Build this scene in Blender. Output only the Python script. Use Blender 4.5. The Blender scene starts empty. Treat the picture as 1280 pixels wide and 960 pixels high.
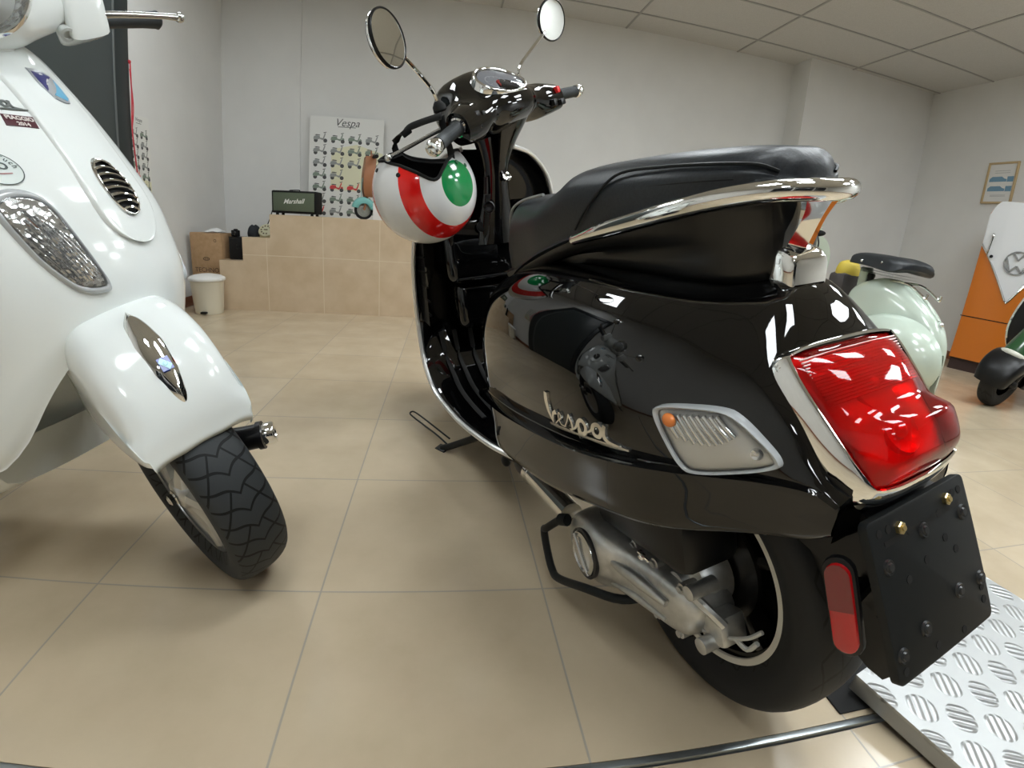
import bpy, bmesh, math, random
import numpy as np
from mathutils import Vector, Matrix, Euler
random.seed(7)
S = bpy.context.scene
C = S.collection
PI = math.pi
rad = math.radians

# ------------------------------------------------------------------ curves and meshes
def cr(P, n, closed=False):
    """Catmull-Rom through the rows of P (k,d): n steps per span."""
    P = np.asarray(P, float); k = len(P)
    if n <= 1: return P
    out = []
    for i in range(k if closed else k-1):
        if closed:
            a, b, c, d = P[(i-1) % k], P[i], P[(i+1) % k], P[(i+2) % k]
        else:
            b, c = P[i], P[i+1]
            a = P[i-1] if i else 2*b-c
            d = P[i+2] if i+2 < k else 2*c-b
        for j in range(n):
            t = j/n
            out.append(.5*((2*b)+(c-a)*t+(2*a-5*b+4*c-d)*t*t+(3*b-a-3*c+d)*t**3))
    if not closed: out.append(P[-1])
    return np.array(out)

class G:
    """Collects shapes and links them as ONE mesh object."""
    def __init__(s): s.v, s.f, s.m = [], [], []
    def add(s, vs, fs, m=0):
        b = len(s.v); s.v += [tuple(map(float, p)) for p in vs]
        s.f += [tuple(b+i for i in f) for f in fs]; s.m += [m]*len(fs); return s
    def grid(s, A, cu=False, cv=False, m=0, cap0=False, cap1=False, flip=False):
        A = np.asarray(A, float); nu, nv = A.shape[:2]; fs = []
        for i in range(nu if cu else nu-1):
            for j in range(nv if cv else nv-1):
                q = (i*nv+j, i*nv+(j+1) % nv, ((i+1) % nu)*nv+(j+1) % nv, ((i+1) % nu)*nv+j)
                fs.append(q[::-1] if flip else q)
        if cap0: fs.append(tuple(range(nv)) if flip else tuple(range(nv))[::-1])
        if cap1: fs.append(tuple((nu-1)*nv+j for j in range(nv))[::-1] if flip else tuple((nu-1)*nv+j for j in range(nv)))
        return s.add(A.reshape(-1, 3), fs, m)
    def loft(s, rows, nu=4, nv=4, cv=False, cu=False, **k):
        A = np.asarray(rows, float)
        A = np.stack([cr(r, nv, cv) for r in A])
        A = np.stack([cr(A[:, j], nu, cu) for j in range(A.shape[1])], 1)
        return s.grid(A, cv=cv, cu=cu, **k)
    def tube(s, P, r, n=12, sub=6, closed=False, m=0, cap=True, flat=1.0, up=None):
        P = np.asarray(P, float); R = np.full(len(P), r, float) if np.isscalar(r) else np.asarray(r, float)
        Q = cr(np.column_stack([P, R]), sub, closed); P, R = Q[:, :3], Q[:, 3]
        T = np.gradient(P, axis=0) if not closed else np.roll(P, -1, 0)-np.roll(P, 1, 0)
        T /= np.linalg.norm(T, axis=1)[:, None]+1e-12
        u = np.array(up, float) if up is not None else (np.array([0, 0, 1.]) if abs(T[0][2]) < .9 else np.array([1., 0, 0]))
        rows = []
        for p, t, rr in zip(P, T, R):
            if up is not None: u = np.array(up, float)
            u = u-t*(u@t); u /= np.linalg.norm(u)+1e-12; w = np.cross(t, u)
            rows.append([p+rr*(math.cos(a)*u*flat+math.sin(a)*w) for a in np.linspace(0, 2*PI, n, endpoint=False)])
        return s.grid(rows, cv=True, cu=closed, m=m, cap0=cap and not closed, cap1=cap and not closed, flip=False)
    def lathe(s, prof, o=(0, 0, 0), ax=(0, 0, 1), n=32, m=0, sub=1, cap=False, ref=None, a0=0, a1=2*PI):
        """prof rows (radius, height along ax)."""
        prof = cr(prof, sub); ax = np.array(ax, float); ax /= np.linalg.norm(ax); o = np.array(o, float)
        u = np.array(ref, float) if ref is not None else (np.array([1., 0, 0]) if abs(ax[0]) < .9 else np.array([0, 1., 0]))
        u = u-ax*(u@ax); u /= np.linalg.norm(u); w = np.cross(ax, u)
        full = abs(a1-a0-2*PI) < 1e-6
        an = np.linspace(a0, a1, n, endpoint=not full)
        rows = [[o+ax*h+r*(math.cos(a)*u+math.sin(a)*w) for a in an] for r, h in prof]
        return s.grid(rows, cv=full, m=m, cap0=cap, cap1=cap)
    def box(s, c, size, rot=None, bev=0.0, m=0, seg=2):
        bm = bmesh.new(); bmesh.ops.create_cube(bm, size=1)
        for v in bm.verts: v.co = Vector((v.co.x*size[0], v.co.y*size[1], v.co.z*size[2]))
        if bev > 0: bmesh.ops.bevel(bm, geom=bm.edges[:], offset=bev, segments=seg, profile=.5, affect='EDGES')
        M = Matrix.Translation(Vector(c)) @ (Euler(rot).to_matrix().to_4x4() if rot is not None and len(rot) == 3 and not hasattr(rot[0], '__len__') else (Matrix(rot).to_4x4() if rot is not None else Matrix()))
        bm.verts.index_update()
        s.add([M @ v.co for v in bm.verts], [tuple(v.index for v in f.verts) for f in bm.faces], m); bm.free(); return s
    def prism(s, out, d, o=(0, 0, 0), ux=(1, 0, 0), uy=(0, 1, 0), bev=0.0, m=0, holes=()):
        """outline (2-D, counter-clockwise) in the frame o, ux, uy, thickness d along ux x uy."""
        ux, uy, o = Vector(ux).normalized(), Vector(uy).normalized(), Vector(o); uz = ux.cross(uy)
        bm = bmesh.new()
        f = bm.faces.new([bm.verts.new((x, y, 0)) for x, y in out])
        r = bmesh.ops.extrude_face_region(bm, geom=[f])
        for v in [g for g in r['geom'] if isinstance(g, bmesh.types.BMVert)]: v.co.z += d
        bmesh.ops.recalc_face_normals(bm, faces=bm.faces[:])
        if bev > 0:
            ed = [e for e in bm.edges if abs(e.verts[0].co.z-e.verts[1].co.z) < 1e-6 and e.verts[0].co.z > d/2]
            bmesh.ops.bevel(bm, geom=ed, offset=bev, segments=2, profile=.5, affect='EDGES')
        bm.verts.index_update()
        s.add([o+ux*v.co.x+uy*v.co.y+uz*v.co.z for v in bm.verts], [tuple(v.index for v in q.verts) for q in bm.faces], m); bm.free(); return s
    def ball(s, c, r, n=16, m=0, rot=None):
        r = (r, r, r) if np.isscalar(r) else r
        M = Euler(rot).to_matrix() if rot is not None else Matrix.Identity(3)
        rows = []
        for i in range(n+1):
            t = PI*i/n
            rows.append([Vector(c)+M @ Vector((r[0]*math.sin(t)*math.cos(a), r[1]*math.sin(t)*math.sin(a), r[2]*math.cos(t))) for a in np.linspace(0, 2*PI, 2*n, endpoint=False)])
        return s.grid(rows, cv=True, m=m, flip=True)
    def move(s, fn): s.v = [tuple(map(float, fn(np.array(p)))) for p in s.v]; return s
    def mirror(s):
        """adds the mirror image in y"""
        n = len(s.v); s.v += [(x, -y, z) for x, y, z in s.v]
        s.f += [tuple(i+n for i in f)[::-1] for f in s.f]; s.m += list(s.m); return s
    def obj(s, name, mats, parent=None, smooth=35, weld=True, **props):
        me = bpy.data.meshes.new(name); me.from_pydata(s.v, [], s.f)
        mats = mats if isinstance(mats, (list, tuple)) else [mats]
        for m in mats: me.materials.append(m)
        me.polygons.foreach_set('material_index', s.m); me.update()
        bm = bmesh.new(); bm.from_mesh(me)
        if weld: bmesh.ops.remove_doubles(bm, verts=bm.verts[:], dist=2e-5)
        bmesh.ops.recalc_face_normals(bm, faces=bm.faces[:])
        bm.to_mesh(me); bm.free()
        if smooth:
            me.polygons.foreach_set('use_smooth', [True]*len(me.polygons))
            me.set_sharp_from_angle(angle=rad(smooth))
        o = bpy.data.objects.new(name, me); C.objects.link(o)
        if parent is not None: o.parent = parent
        for k, v in props.items(): o[k] = v
        return o

def thing(name, label, cat, M=None, group=None):
    o = bpy.data.objects.new(name, None); C.objects.link(o); o.empty_display_size = .05
    if M is not None: o.matrix_world = M
    o['label'] = label; o['category'] = cat
    if group: o['group'] = group
    return o
def tag(o, label, cat, group=None):
    o['label'] = label; o['category'] = cat
    if group: o['group'] = group
    return o
def struct(o): o['kind'] = 'structure'; return o

def text_mesh(body, size, depth=.0015, shear=0, spacing=1, align='CENTER', bold=0):
    cu = bpy.data.curves.new('t', 'FONT'); cu.body = body; cu.size = size; cu.extrude = depth; cu.shear = shear
    cu.space_character = spacing; cu.align_x = align; cu.align_y = 'CENTER'; cu.offset = bold; cu.resolution_u = 3
    o = bpy.data.objects.new('t', cu); C.objects.link(o)
    me = o.to_mesh()
    vs = [v.co.copy() for v in me.vertices]; fs = [tuple(p.vertices) for p in me.polygons]
    o.to_mesh_clear(); bpy.data.objects.remove(o); bpy.data.curves.remove(cu)
    return vs, fs
def put_text(g, body, size, o, ux, uy, m=0, **k):
    vs, fs = text_mesh(body, size, **k)
    ux, uy, o = Vector(ux).normalized(), Vector(uy).normalized(), Vector(o); uz = ux.cross(uy)
    g.add([o+ux*v.x+uy*v.y+uz*v.z for v in vs], fs, m); return g

# ------------------------------------------------------------------ materials
def M_(name, col, rough=.5, metal=0., spec=.5, coat=0., emit=None, es=0., **k):
    m = bpy.data.materials.new(name); m.use_nodes = True
    b = m.node_tree.nodes['Principled BSDF']; I = b.inputs
    I['Base Color'].default_value = (*col, 1); I['Roughness'].default_value = rough; I['Metallic'].default_value = metal
    I['Specular IOR Level'].default_value = spec; I['Coat Weight'].default_value = coat; I['Coat Roughness'].default_value = .03
    if emit: I['Emission Color'].default_value = (*emit, 1); I['Emission Strength'].default_value = es
    return m
def nodes(m): return m.node_tree.nodes, m.node_tree.links, m.node_tree.nodes['Principled BSDF']
def noise_var(m, scale, a, b, rough=None, detail=4, bump=0., stretch=None):
    """base colour wanders between a and b, optional bump"""
    N, L, B = nodes(m)
    tc = N.new('ShaderNodeTexCoord'); nz = N.new('ShaderNodeTexNoise'); nz.inputs['Scale'].default_value = scale; nz.inputs['Detail'].default_value = detail
    src = tc.outputs['Object']
    if stretch:
        mp = N.new('ShaderNodeMapping'); mp.inputs['Scale'].default_value = stretch; L.new(src, mp.inputs[0]); src = mp.outputs[0]
    L.new(src, nz.inputs['Vector'])
    r = N.new('ShaderNodeValToRGB'); r.color_ramp.elements[0].position = .3; r.color_ramp.elements[1].position = .7
    r.color_ramp.elements[0].color = (*a, 1); r.color_ramp.elements[1].color = (*b, 1)
    L.new(nz.outputs['Fac'], r.inputs[0]); L.new(r.outputs[0], B.inputs['Base Color'])
    if bump:
        bp = N.new('ShaderNodeBump'); bp.inputs['Strength'].default_value = bump; bp.inputs['Distance'].default_value = .002
        L.new(nz.outputs['Fac'], bp.inputs['Height']); L.new(bp.outputs[0], B.inputs['Normal'])
    return m
def clear_sheet(name, col, rough=.03, ior=1.5, frost=0.):
    """thin transparent plastic: tinted see-through plus fresnel gloss"""
    m = bpy.data.materials.new(name); m.use_nodes = True; N, L = m.node_tree.nodes, m.node_tree.links
    N.remove(N['Principled BSDF']); out = N['Material Output']
    t = N.new('ShaderNodeBsdfTransparent'); t.inputs[0].default_value = (*col, 1)
    g = N.new('ShaderNodeBsdfGlossy'); g.inputs['Roughness'].default_value = rough
    f = N.new('ShaderNodeFresnel'); f.inputs[0].default_value = ior
    mx = N.new('ShaderNodeMixShader'); L.new(f.outputs[0], mx.inputs[0]); L.new(t.outputs[0], mx.inputs[1]); L.new(g.outputs[0], mx.inputs[2])
    last = mx
    if frost:
        d = N.new('ShaderNodeBsdfDiffuse'); d.inputs[0].default_value = (*[min(1, c*1.0) for c in col], 1)
        m2 = N.new('ShaderNodeMixShader'); m2.inputs[0].default_value = frost; L.new(mx.outputs[0], m2.inputs[1]); L.new(d.outputs[0], m2.inputs[2]); last = m2
    L.new(last.outputs[0], out.inputs[0]); return m

black_paint = M_('black_paint', (.0015, .0015, .0016), .025, spec=.6)
black_plastic = M_('black_plastic', (.005, .005, .0055), .35, spec=.35)
satin_black = M_('satin_black', (.006, .0075, .008), .5, spec=.3)
rubber = M_('rubber', (.008, .008, .008), .75, spec=.3)
tyre_rubber = M_('tyre_rubber', (.012, .013, .014), .7, spec=.3)
leather = noise_var(M_('leather', (.02, .023, .028), .42, spec=.45), 260, (.010, .0125, .016), (.016, .020, .025), bump=.15, detail=2)
chrome = M_('chrome', (.86, .86, .84), .05, 1)
steel = M_('steel', (.6, .6, .58), .25, 1)
cast = noise_var(M_('cast_aluminium', (.62, .62, .6), .38, .85), 60, (.55, .55, .53), (.68, .68, .66))
brass = M_('brass_bolt', (.62, .5, .25), .3, 1)
white_paint = M_('white_paint', (.80, .835, .82), .12, coat=.3)
white_plain = M_('white_plain', (.8, .8, .79), .25)
red_refl = M_('red_reflector', (.46, .006, .008), .15, coat=.5)
grip_rubber = M_('grip_rubber', (.03, .035, .038), .55)
glass_dark = M_('mirror_glass', (.75, .76, .74), .02, 1)
# ------------------------------------------------------------------ camera (wide phone lens with barrel bend)
cam_d = bpy.data.cameras.new('camera'); cam = bpy.data.objects.new('camera', cam_d); C.objects.link(cam); S.camera = cam
cx, cy, cz = Vector((.98770337, -.1336247, .08115722)), Vector((-.03571464, .31253105, .94923591)), Vector((.15220551, .940462, -.30391562))
cam.matrix_world = Matrix(((cx.x, cy.x, -cz.x, 0), (cx.y, cy.y, -cz.y, 0), (cx.z, cy.z, -cz.z, .715841), (0, 0, 0, 1)))
cam_d.type = 'PANO'; cam_d.sensor_width = 36; cam_d.sensor_height = 27; cam_d.clip_start = .02
cam_d.panorama_type = 'FISHEYE_LENS_POLYNOMIAL'
cam_d.fisheye_fov = rad(170)
cam_d.fisheye_polynomial_k0 = 0
cam_d.fisheye_polynomial_k1 = -6.08784e-2
cam_d.fisheye_polynomial_k2 = 1.245144e-4
cam_d.fisheye_polynomial_k3 = 4.15984e-5
cam_d.fisheye_polynomial_k4 = -8.71091e-7

# ------------------------------------------------------------------ room
T = .462678                       # floor tile
GX, GY = -1.49904*T, 1.70085*T    # a tile corner
XL, XR, YF, YB, YB2, XJ, H = -2.1, 5.15, -4.2, 4.82, 4.545, 3.47, 2.77

def floor_layer():
    m = M_('floor_tile', (.55, .47, .34), .16, spec=.5); N, L, B = nodes(m)
    geo = N.new('ShaderNodeNewGeometry'); sep = N.new('ShaderNodeSeparateXYZ'); L.new(geo.outputs['Position'], sep.inputs[0])
    def mth(op, a, b=None, c=None):
        n = N.new('ShaderNodeMath'); n.operation = op
        for i, x in enumerate((a, b, c)):
            if x is None: continue
            if isinstance(x, (int, float)): n.inputs[i].default_value = x
            else: L.new(x, n.inputs[i])
        return n.outputs[0]
    lines, cells = [], []
    for ax, off in (('X', GX), ('Y', GY)):
        t = mth('DIVIDE', mth('SUBTRACT', sep.outputs[ax], off), T)
        f = mth('FRACT', t); cells.append(mth('FLOOR', t))
        lines.append(mth('MINIMUM', f, mth('SUBTRACT', 1.0, f)))
    d = mth('MINIMUM', *lines)
    line = N.new('ShaderNodeMapRange'); line.inputs['From Min'].default_value = .0025; line.inputs['From Max'].default_value = .0050
    line.inputs['To Min'].default_value = 1; line.inputs['To Max'].default_value = 0; L.new(d, line.inputs['Value'])
    cmb = N.new('ShaderNodeCombineXYZ'); L.new(cells[0], cmb.inputs[0]); L.new(cells[1], cmb.inputs[1])
    wn = N.new('ShaderNodeTexWhiteNoise'); L.new(cmb.outputs[0], wn.inputs['Vector'])
    nz = N.new('ShaderNodeTexNoise'); nz.inputs['Scale'].default_value = 5; nz.inputs['Detail'].default_value = 8; nz.inputs['Roughness'].default_value = .6
    L.new(geo.outputs['Position'], nz.inputs['Vector'])
    fac = mth('ADD', mth('MULTIPLY', nz.outputs['Fac'], .8), mth('MULTIPLY', wn.outputs['Value'], .2))
    r = N.new('ShaderNodeValToRGB'); e = r.color_ramp.elements
    e[0].position, e[0].color = .3, (.50, .405, .28, 1); e[1].position, e[1].color = .7, (.59, .485, .345, 1)
    L.new(fac, r.inputs[0])
    mx = N.new('ShaderNodeMix'); mx.data_type = 'RGBA'; L.new(line.outputs[0], mx.inputs['Factor']); L.new(r.outputs[0], mx.inputs['A'])
    mx.inputs['B'].default_value = (.37, .335, .28, 1); L.new(mx.outputs['Result'], B.inputs['Base Color'])
    rr = N.new('ShaderNodeMapRange'); rr.inputs['From Min'].default_value = .3; rr.inputs['From Max'].default_value = .7; rr.inputs['To Min'].default_value = .14; rr.inputs['To Max'].default_value = .24
    L.new(nz.outputs['Fac'], rr.inputs['Value']); L.new(rr.outputs[0], B.inputs['Roughness'])
    bp = N.new('ShaderNodeBump'); bp.invert = True; bp.inputs['Strength'].default_value = .3; bp.inputs['Distance'].default_value = .001
    L.new(line.outputs[0], bp.inputs['Height']); L.new(bp.outputs[0], B.inputs['Normal'])
    return m
floor_m = floor_layer()
wall_m = noise_var(M_('wall_paint', (.72, .72, .70), .7, spec=.3), 3, (.70, .70, .685), (.74, .74, .725), bump=.02)
def ceil_mat():
    m = M_('ceiling_tile', (.7, .69, .66), .8, spec=.2); N, L, B = nodes(m)
    return noise_var(m, 120, (.56, .555, .535), (.62, .615, .595), detail=2)
ceil_m = ceil_mat()
grid_m = M_('ceiling_grid', (.36, .36, .35), .5)

# floor: the shop tiles up to the metal edge strip, the lower slab in front of it, both real depth
struct(G().box(((XL+XR)/2, (.41+YB+.3)/2, -.06), (XR-XL+.6, YB+.3-.41, .12)).obj('floor', floor_m, smooth=0))
struct(G().box(((XL+XR)/2, (YF-.3+.395)/2, -.066), (XR-XL+.6, .395-YF+.3, .12)).obj('floor', floor_m, smooth=0))
g = G()
g.box(((XL+.80)/2, .4025, -.004), (.80-XL, .011, .014), bev=.002)
struct(g.obj('trim_1', M_('edge_strip', (.42, .46, .48), .3, .9)))
def wall(name, c, s): return struct(G().box(c, s).obj(name, wall_m, smooth=0))
wall('wall_left', (XL-.06, (YF+YB)/2, H/2), (.12, YB-YF+.36, H))
wall('wall_right', (XR+.06, (YF+YB)/2, H/2), (.12, YB-YF+.36, H))
wall('wall_back', ((XL+XJ)/2-.0, YB+.06, H/2), (XJ-XL, .12, H))
wall('wall_back', ((XJ+XR)/2, YB2+.2, H/2), (XR-XJ, .4, H))
wall('wall_front', ((XL+XR)/2, YF-.06, H/2), (XR-XL+.24, .12, H))
struct(G().box(((XL+XR)/2, (YF+YB)/2, H+.05), (XR-XL+.24, YB-YF+.36, .1)).obj('ceiling', ceil_m, smooth=0))
g = G()
x = 3.99-1.2015*6
while x < XR:
    if x > XL: g.box((x, (YF+YB)/2, H-.003), (.018, YB-YF, .006))
    x += 1.2015
y = 3.87-.602*14
while y < YB:
    if y > YF: g.box(((XL+XR)/2, y, H-.0035), (XR-XL, .018, .006))
    y += .602
struct(g.obj('trim_2', grid_m, smooth=0))
bb_m = M_('baseboard_wood', (.25, .085, .04), .4)
struct(G().box((XL+.007, (YF+YB)/2, .04), (.014, YB-YF, .08), bev=.003).obj('baseboard_left', bb_m))
struct(G().box((XR-.007, (YF+YB2)/2, .04), (.014, YB2-YF, .08), bev=.003).obj('baseboard_right', bb_m))

# ------------------------------------------------------------------ ceiling lights (opal panels in the tile grid)
opal = M_('opal_panel', (.9, .9, .9), .4, emit=(.91, .97, 1.0), es=21.5)
LX_ = [3.99-1.2015*k for k in range(6)]
spots = [(.985, -.345), (.985, .859), (-.216, -.345), (2.187, 1.461), (3.39, 1.461), (4.59, .859), (3.39, .257), (.985, 2.665), (-1.418, 2.665), (-.216, -2.753)]  # two right-hand panels, out of view, are added to brighten the right wall
for i, (x, y) in enumerate(spots):
    t = thing('ceiling_light', 'square opal ceiling light panel set in the tiled ceiling above the showroom', 'ceiling light', Matrix.Translation((x, y, H)), 'ceiling light panels')
    fr = G(); 
    for sx, sy, lx, ly in ((0, .29, .6, .02), (0, -.29, .6, .02), (.29, 0, .02, .6), (-.29, 0, .02, .6)): fr.box((sx, sy, -.008), (lx, ly, .012))
    fr.obj('frame', white_plain, t, smooth=0)
    G().box((0, 0, -.006), (.56, .56, .006)).obj('diffuser', opal, t, smooth=0)
wd = bpy.data.worlds.new('world'); S.world = wd; wd.use_nodes = True
wd.node_tree.nodes['Background'].inputs[0].default_value = (.8, .85, .9, 1); wd.node_tree.nodes['Background'].inputs[1].default_value = .2
S.view_settings.view_transform = 'Standard'; S.view_settings.look = 'None'; S.view_settings.gamma = 1; S.view_settings.use_curve_mapping = False
S.view_settings.exposure = 0.0
S.cycles.use_denoising = True
S.cycles.max_bounces = 10; S.cycles.transparent_max_bounces = 12; S.cycles.caustics_reflective = False; S.cycles.caustics_refractive = False
S.cycles.sample_clamp_indirect = 6
struct(G().box(((XL-1.385)/2, YB-.008, H/2), (-1.385-XL, .016, H)).obj('trim_3', wall_m, smooth=0))
# dark shop windows in the wall behind the view
win_m = M_('window_night', (.010, .012, .016), .05)
for n_, xc in ((1, -.6), (2, 1.55), (3, 3.7)):
    fw = G()
    for sx in (-1, 1): fw.box((xc+sx*.95, YF+.02, 1.25), (.06, .05, 2.3), None, .004)
    for zz in (.12, 2.38): fw.box((xc, YF+.02, zz), (1.96, .05, .06), None, .004)
    w_ = struct(fw.obj('window_%d' % n_, M_('window_frame', (.04, .04, .045), .4) if n_ == 1 else bpy.data.materials['window_frame'])); G().box((xc, YF+.012, 1.25), (1.86, .012, 2.2)).obj('window_pane', win_m, w_, 0)
# ------------------------------------------------------------------ black scooter. Own frame: x forward, y to its left, z up, origin under the rear axle
def frame(X, Y, hd, lean):
    return Matrix.Translation((X, Y, 0)) @ Matrix.Rotation(hd, 4, 'Z') @ Matrix.Rotation(-lean, 4, 'X')
GTS = thing('motor_scooter', 'glossy black motor scooter with chrome grab rail and big red tail light', 'scooter',
            frame(.52115, .58723, 1.79677, .17237))
def steerfn(a, o, lam):
    k = np.array([-math.sin(lam), 0, math.cos(lam)]); o = np.array(o, float)
    def f(p):
        v = np.array(p, float)-o
        return o+v*math.cos(a)+np.cross(k, v)*math.sin(a)+k*(k@v)*(1-math.cos(a))
    return f
ST = steerfn(.6429, (.995, 0, .95), math.atan2(.44, .9))

def half(g, rows, nu=4, nv=4, **k):
    """loft of half sections [(x, [(y,z),...]), ...], mirrored to a full body"""
    R = [[(x, y, z) for y, z in pts]+[(x, -y, z) for y, z in pts[::-1][(1 if abs(pts[-1][0]) < 1e-6 else 0):]] for x, pts in rows]
    return g.loft(R, nu, nv, **k)

# --- rear body: upper cowl and lower skirt with the gap line between them
BODY = [  # x, top to crease, crease to underside
 (.652, [(0, .60), (.05, .60), (.08, .59), (.10, .575), (.115, .55), (.12, .51), (.12, .46), (.118, .40)], [(.118, .39), (.115, .33), (.11, .26), (.06, .25), (0, .25)]),
 (.634, [(0, .635), (.06, .634), (.10, .625), (.13, .61), (.155, .58), (.165, .52), (.166, .46), (.162, .395)], [(.162, .385), (.16, .32), (.15, .235), (.08, .23), (0, .23)]),
 (.602, [(0, .655), (.07, .654), (.115, .648), (.15, .635), (.183, .60), (.200, .535), (.203, .465), (.200, .395)], [(.200, .385), (.196, .31), (.184, .225), (.10, .22), (0, .22)]),
 (.550, [(0, .672), (.08, .672), (.125, .668), (.163, .653), (.200, .615), (.222, .545), (.227, .475), (.224, .400)], [(.224, .39), (.22, .32), (.205, .232), (.12, .225), (0, .225)]),
 (.400, [(0, .700), (.08, .700), (.125, .697), (.165, .682), (.207, .642), (.232, .570), (.238, .495), (.231, .420)], [(.231, .41), (.225, .345), (.205, .262), (.13, .25), (0, .25)]),
 (.250, [(0, .708), (.075, .708), (.118, .705), (.158, .690), (.203, .648), (.232, .585), (.238, .520), (.230, .447)], [(.230, .437), (.222, .375), (.203, .300), (.14, .29), (0, .29)]),
 (.100, [(0, .706), (.07, .706), (.108, .703), (.145, .690), (.188, .650), (.220, .597), (.228, .540), (.222, .476)], [(.222, .466), (.213, .415), (.197, .352), (.14, .35), (0, .35)]),
 (-.000, [(0, .706), (.055, .705), (.088, .701), (.120, .686), (.158, .650), (.190, .602), (.207, .555), (.205, .497)], [(.205, .487), (.198, .445), (.186, .385), (.13, .39), (0, .39)]),
 (-.070, [(0, .712), (.04, .709), (.066, .697), (.092, .677), (.123, .646), (.155, .606), (.176, .563), (.180, .512)], [(.180, .502), (.175, .465), (.166, .412), (.12, .415), (0, .415)]),
 (-.120, [(0, .668), (.045, .664), (.070, .657), (.092, .646), (.115, .627), (.136, .598), (.152, .562), (.157, .523)], [(.157, .513), (.153, .482), (.146, .436), (.11, .44), (0, .44)]),
 (-.165, [(0, .592), (.045, .592), (.072, .593), (.093, .596), (.112, .590), (.122, .575), (.130, .555), (.135, .532)], [(.135, .523), (.134, .50), (.131, .458), (.10, .458), (0, .458)]),
 (-.205, [(0, .545), (.04, .545), (.062, .545), (.080, .545), (.096, .545), (.106, .545), (.112, .541), (.116, .535)], [(.116, .528), (.117, .51), (.117, .474), (.09, .475), (0, .475)]),
 (-.228, [(0, .520), (.04, .520), (.060, .521), (.075, .523), (.086, .529), (.094, .528), (.100, .526), (.104, .524)], [(.104, .518), (.106, .51), (.106, .488), (.07, .486), (0, .486)]),
]
g = G()
half(g, [(x, a[:-1]+[a[-1], (a[-1][0]-.010, a[-1][1]-.001)]) for x, a, b in BODY], 5, 5)
e = BODY[0]; g.loft([[(.652, y, z) for y, z in e[1]]+[(.652, -y, z) for y, z in e[1][::-1]], [(.660, y*.6, .5+(z-.5)*.8) for y, z in e[1]]+[(.660, -y*.6, .5+(z-.5)*.8) for y, z in e[1][::-1]], [(.662, 0, .5)]*16], 2, 2)
g.obj('rear_body', black_paint, GTS, 50)
g = G()
half(g, [(x, [(b[0][0]-.012, b[0][1]+.006), (b[0][0]-.001, b[0][1]+.0045)]+b[1:]) for x, a, b in BODY], 5, 4)
g.loft([[(.652, y, z) for y, z in e[2]]+[(.652, -y, z) for y, z in e[2][-2::-1]], [(.654, 0, .3)]*9], 1, 2)
e = BODY[-1]; g.loft([[(-.228, y, z) for y, z in e[1]]+[(-.228, -y, z) for y, z in e[1][::-1]], [(-.228, y, z-.046) for y, z in e[1]]+[(-.228, -y, z-.046) for y, z in e[1][::-1]]], 1, 1)
g.obj('side_skirt', black_paint, GTS, 50)
g = G(); half(g, [(x, [(b[0][0]-.016, a[-1][1]+.012), (b[0][0]-.016, b[0][1]-.012)]) for x, a, b in BODY[1:]], 4, 1)
g.obj('panel_gap', black_plastic, GTS)

# --- seat
SEAT = [(.645, .700, .655, .070), (.632, .730, .648, .100), (.605, .772, .648, .122), (.565, .812, .662, .134), (.52, .829, .678, .140), (.45, .829, .700, .146), (.39, .829, .718, .149),
        (.33, .846, .735, .144), (.27, .866, .750, .139), (.15, .869, .770, .127), (.06, .868, .787, .113), (.00, .866, .795, .099), (-.034, .864, .800, .084), (-.054, .861, .805, .068), (-.064, .854, .808, .050)]
def seat_row(x, zt, zb, w):
    h = zt-zb
    return (x, [(0, zt), (.45*w, zt-.001), (.78*w, zt-.010), (.93*w, zt-.026), (w, zt-.30*h-.012), (w, zt-.62*h), (.96*w, zb+.008), (.90*w, zb), (0, zb)])
g = G(); half(g, [seat_row(*r) for r in SEAT], 5, 4)
for r, dx in ((SEAT[0], .010), (SEAT[-1], -.008)):
    x, p = seat_row(*r); zc = sum(z for _, z in p)/len(p)
    full = [(x, y, z) for y, z in p]+[(x, -y, z) for y, z in p[-2::-1]]
    g.loft([full, [(x+dx, y*.6, zc+(z-zc)*.6) for _, y, z in full], [(x+dx*1.3, 0, zc)]*len(full)], 3, 4)
seat = g.obj('seat', leather, GTS, 60)
g = G()
def seam(side, k=.93, dz=-.022, off=.0015):
    return [(x, side*(w*k+off), zt+dz+off) for x, zt, zb, w in SEAT]
for sd in (1, -1):
    S1 = seam(sd); g.tube([(.245, sd*.138, .768), (.215, sd*.1375, .795), (.175, sd*.1325, .825), (.135, sd*.1215, .846)]+[S1[i] for i in (10, 11, 12, 13, 14)], .0022, 6, 5)
    g.tube([(x, sd*(w*.99+.001), zt-.30*(zt-zb)-.018) for x, zt, zb, w in SEAT[9:13]], .0012, 5, 4)
S1 = [(x, w*.80, zt-.010) for x, zt, zb, w in SEAT]
g.obj('seam', satin_black, seat)
g = G()
P = [(.40, .120, .8275), (.47, .128, .822), (.53, .128, .812), (.575, .122, .795), (.612, .113, .758), (.634, .094, .715)]
g.tube(P+[(.645, 0, .690)]+[(x, -y, z) for x, y, z in P[::-1]], .0028, 6, 5)
g.obj('piping', M_('seat_piping', (.28, .29, .28), .4), seat)
g = G()
BZ = [(.62, .66, .645, .118), (.5, .688, .672, .122), (.318, .738, .698, .120), (.209, .762, .702, .114), (.122, .776, .701, .106), (.04, .788, .700, .096), (-.015, .797, .703, .080), (-.045, .801, .712, .058), (-.056, .804, .73, .040)]
half(g, [(x, [(0, zt+.01), (w*1.02, zt+.008), (w, zt-.02), (w*.88, (zt+zb)/2), (w*.78, zb), (0, zb-.01)]) for x, zt, zb, w in BZ], 4, 3, cap0=True, cap1=True)
g.obj('seat_base', M_('seat_base_black', (.004, .004, .004), .3), GTS, 45)

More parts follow.
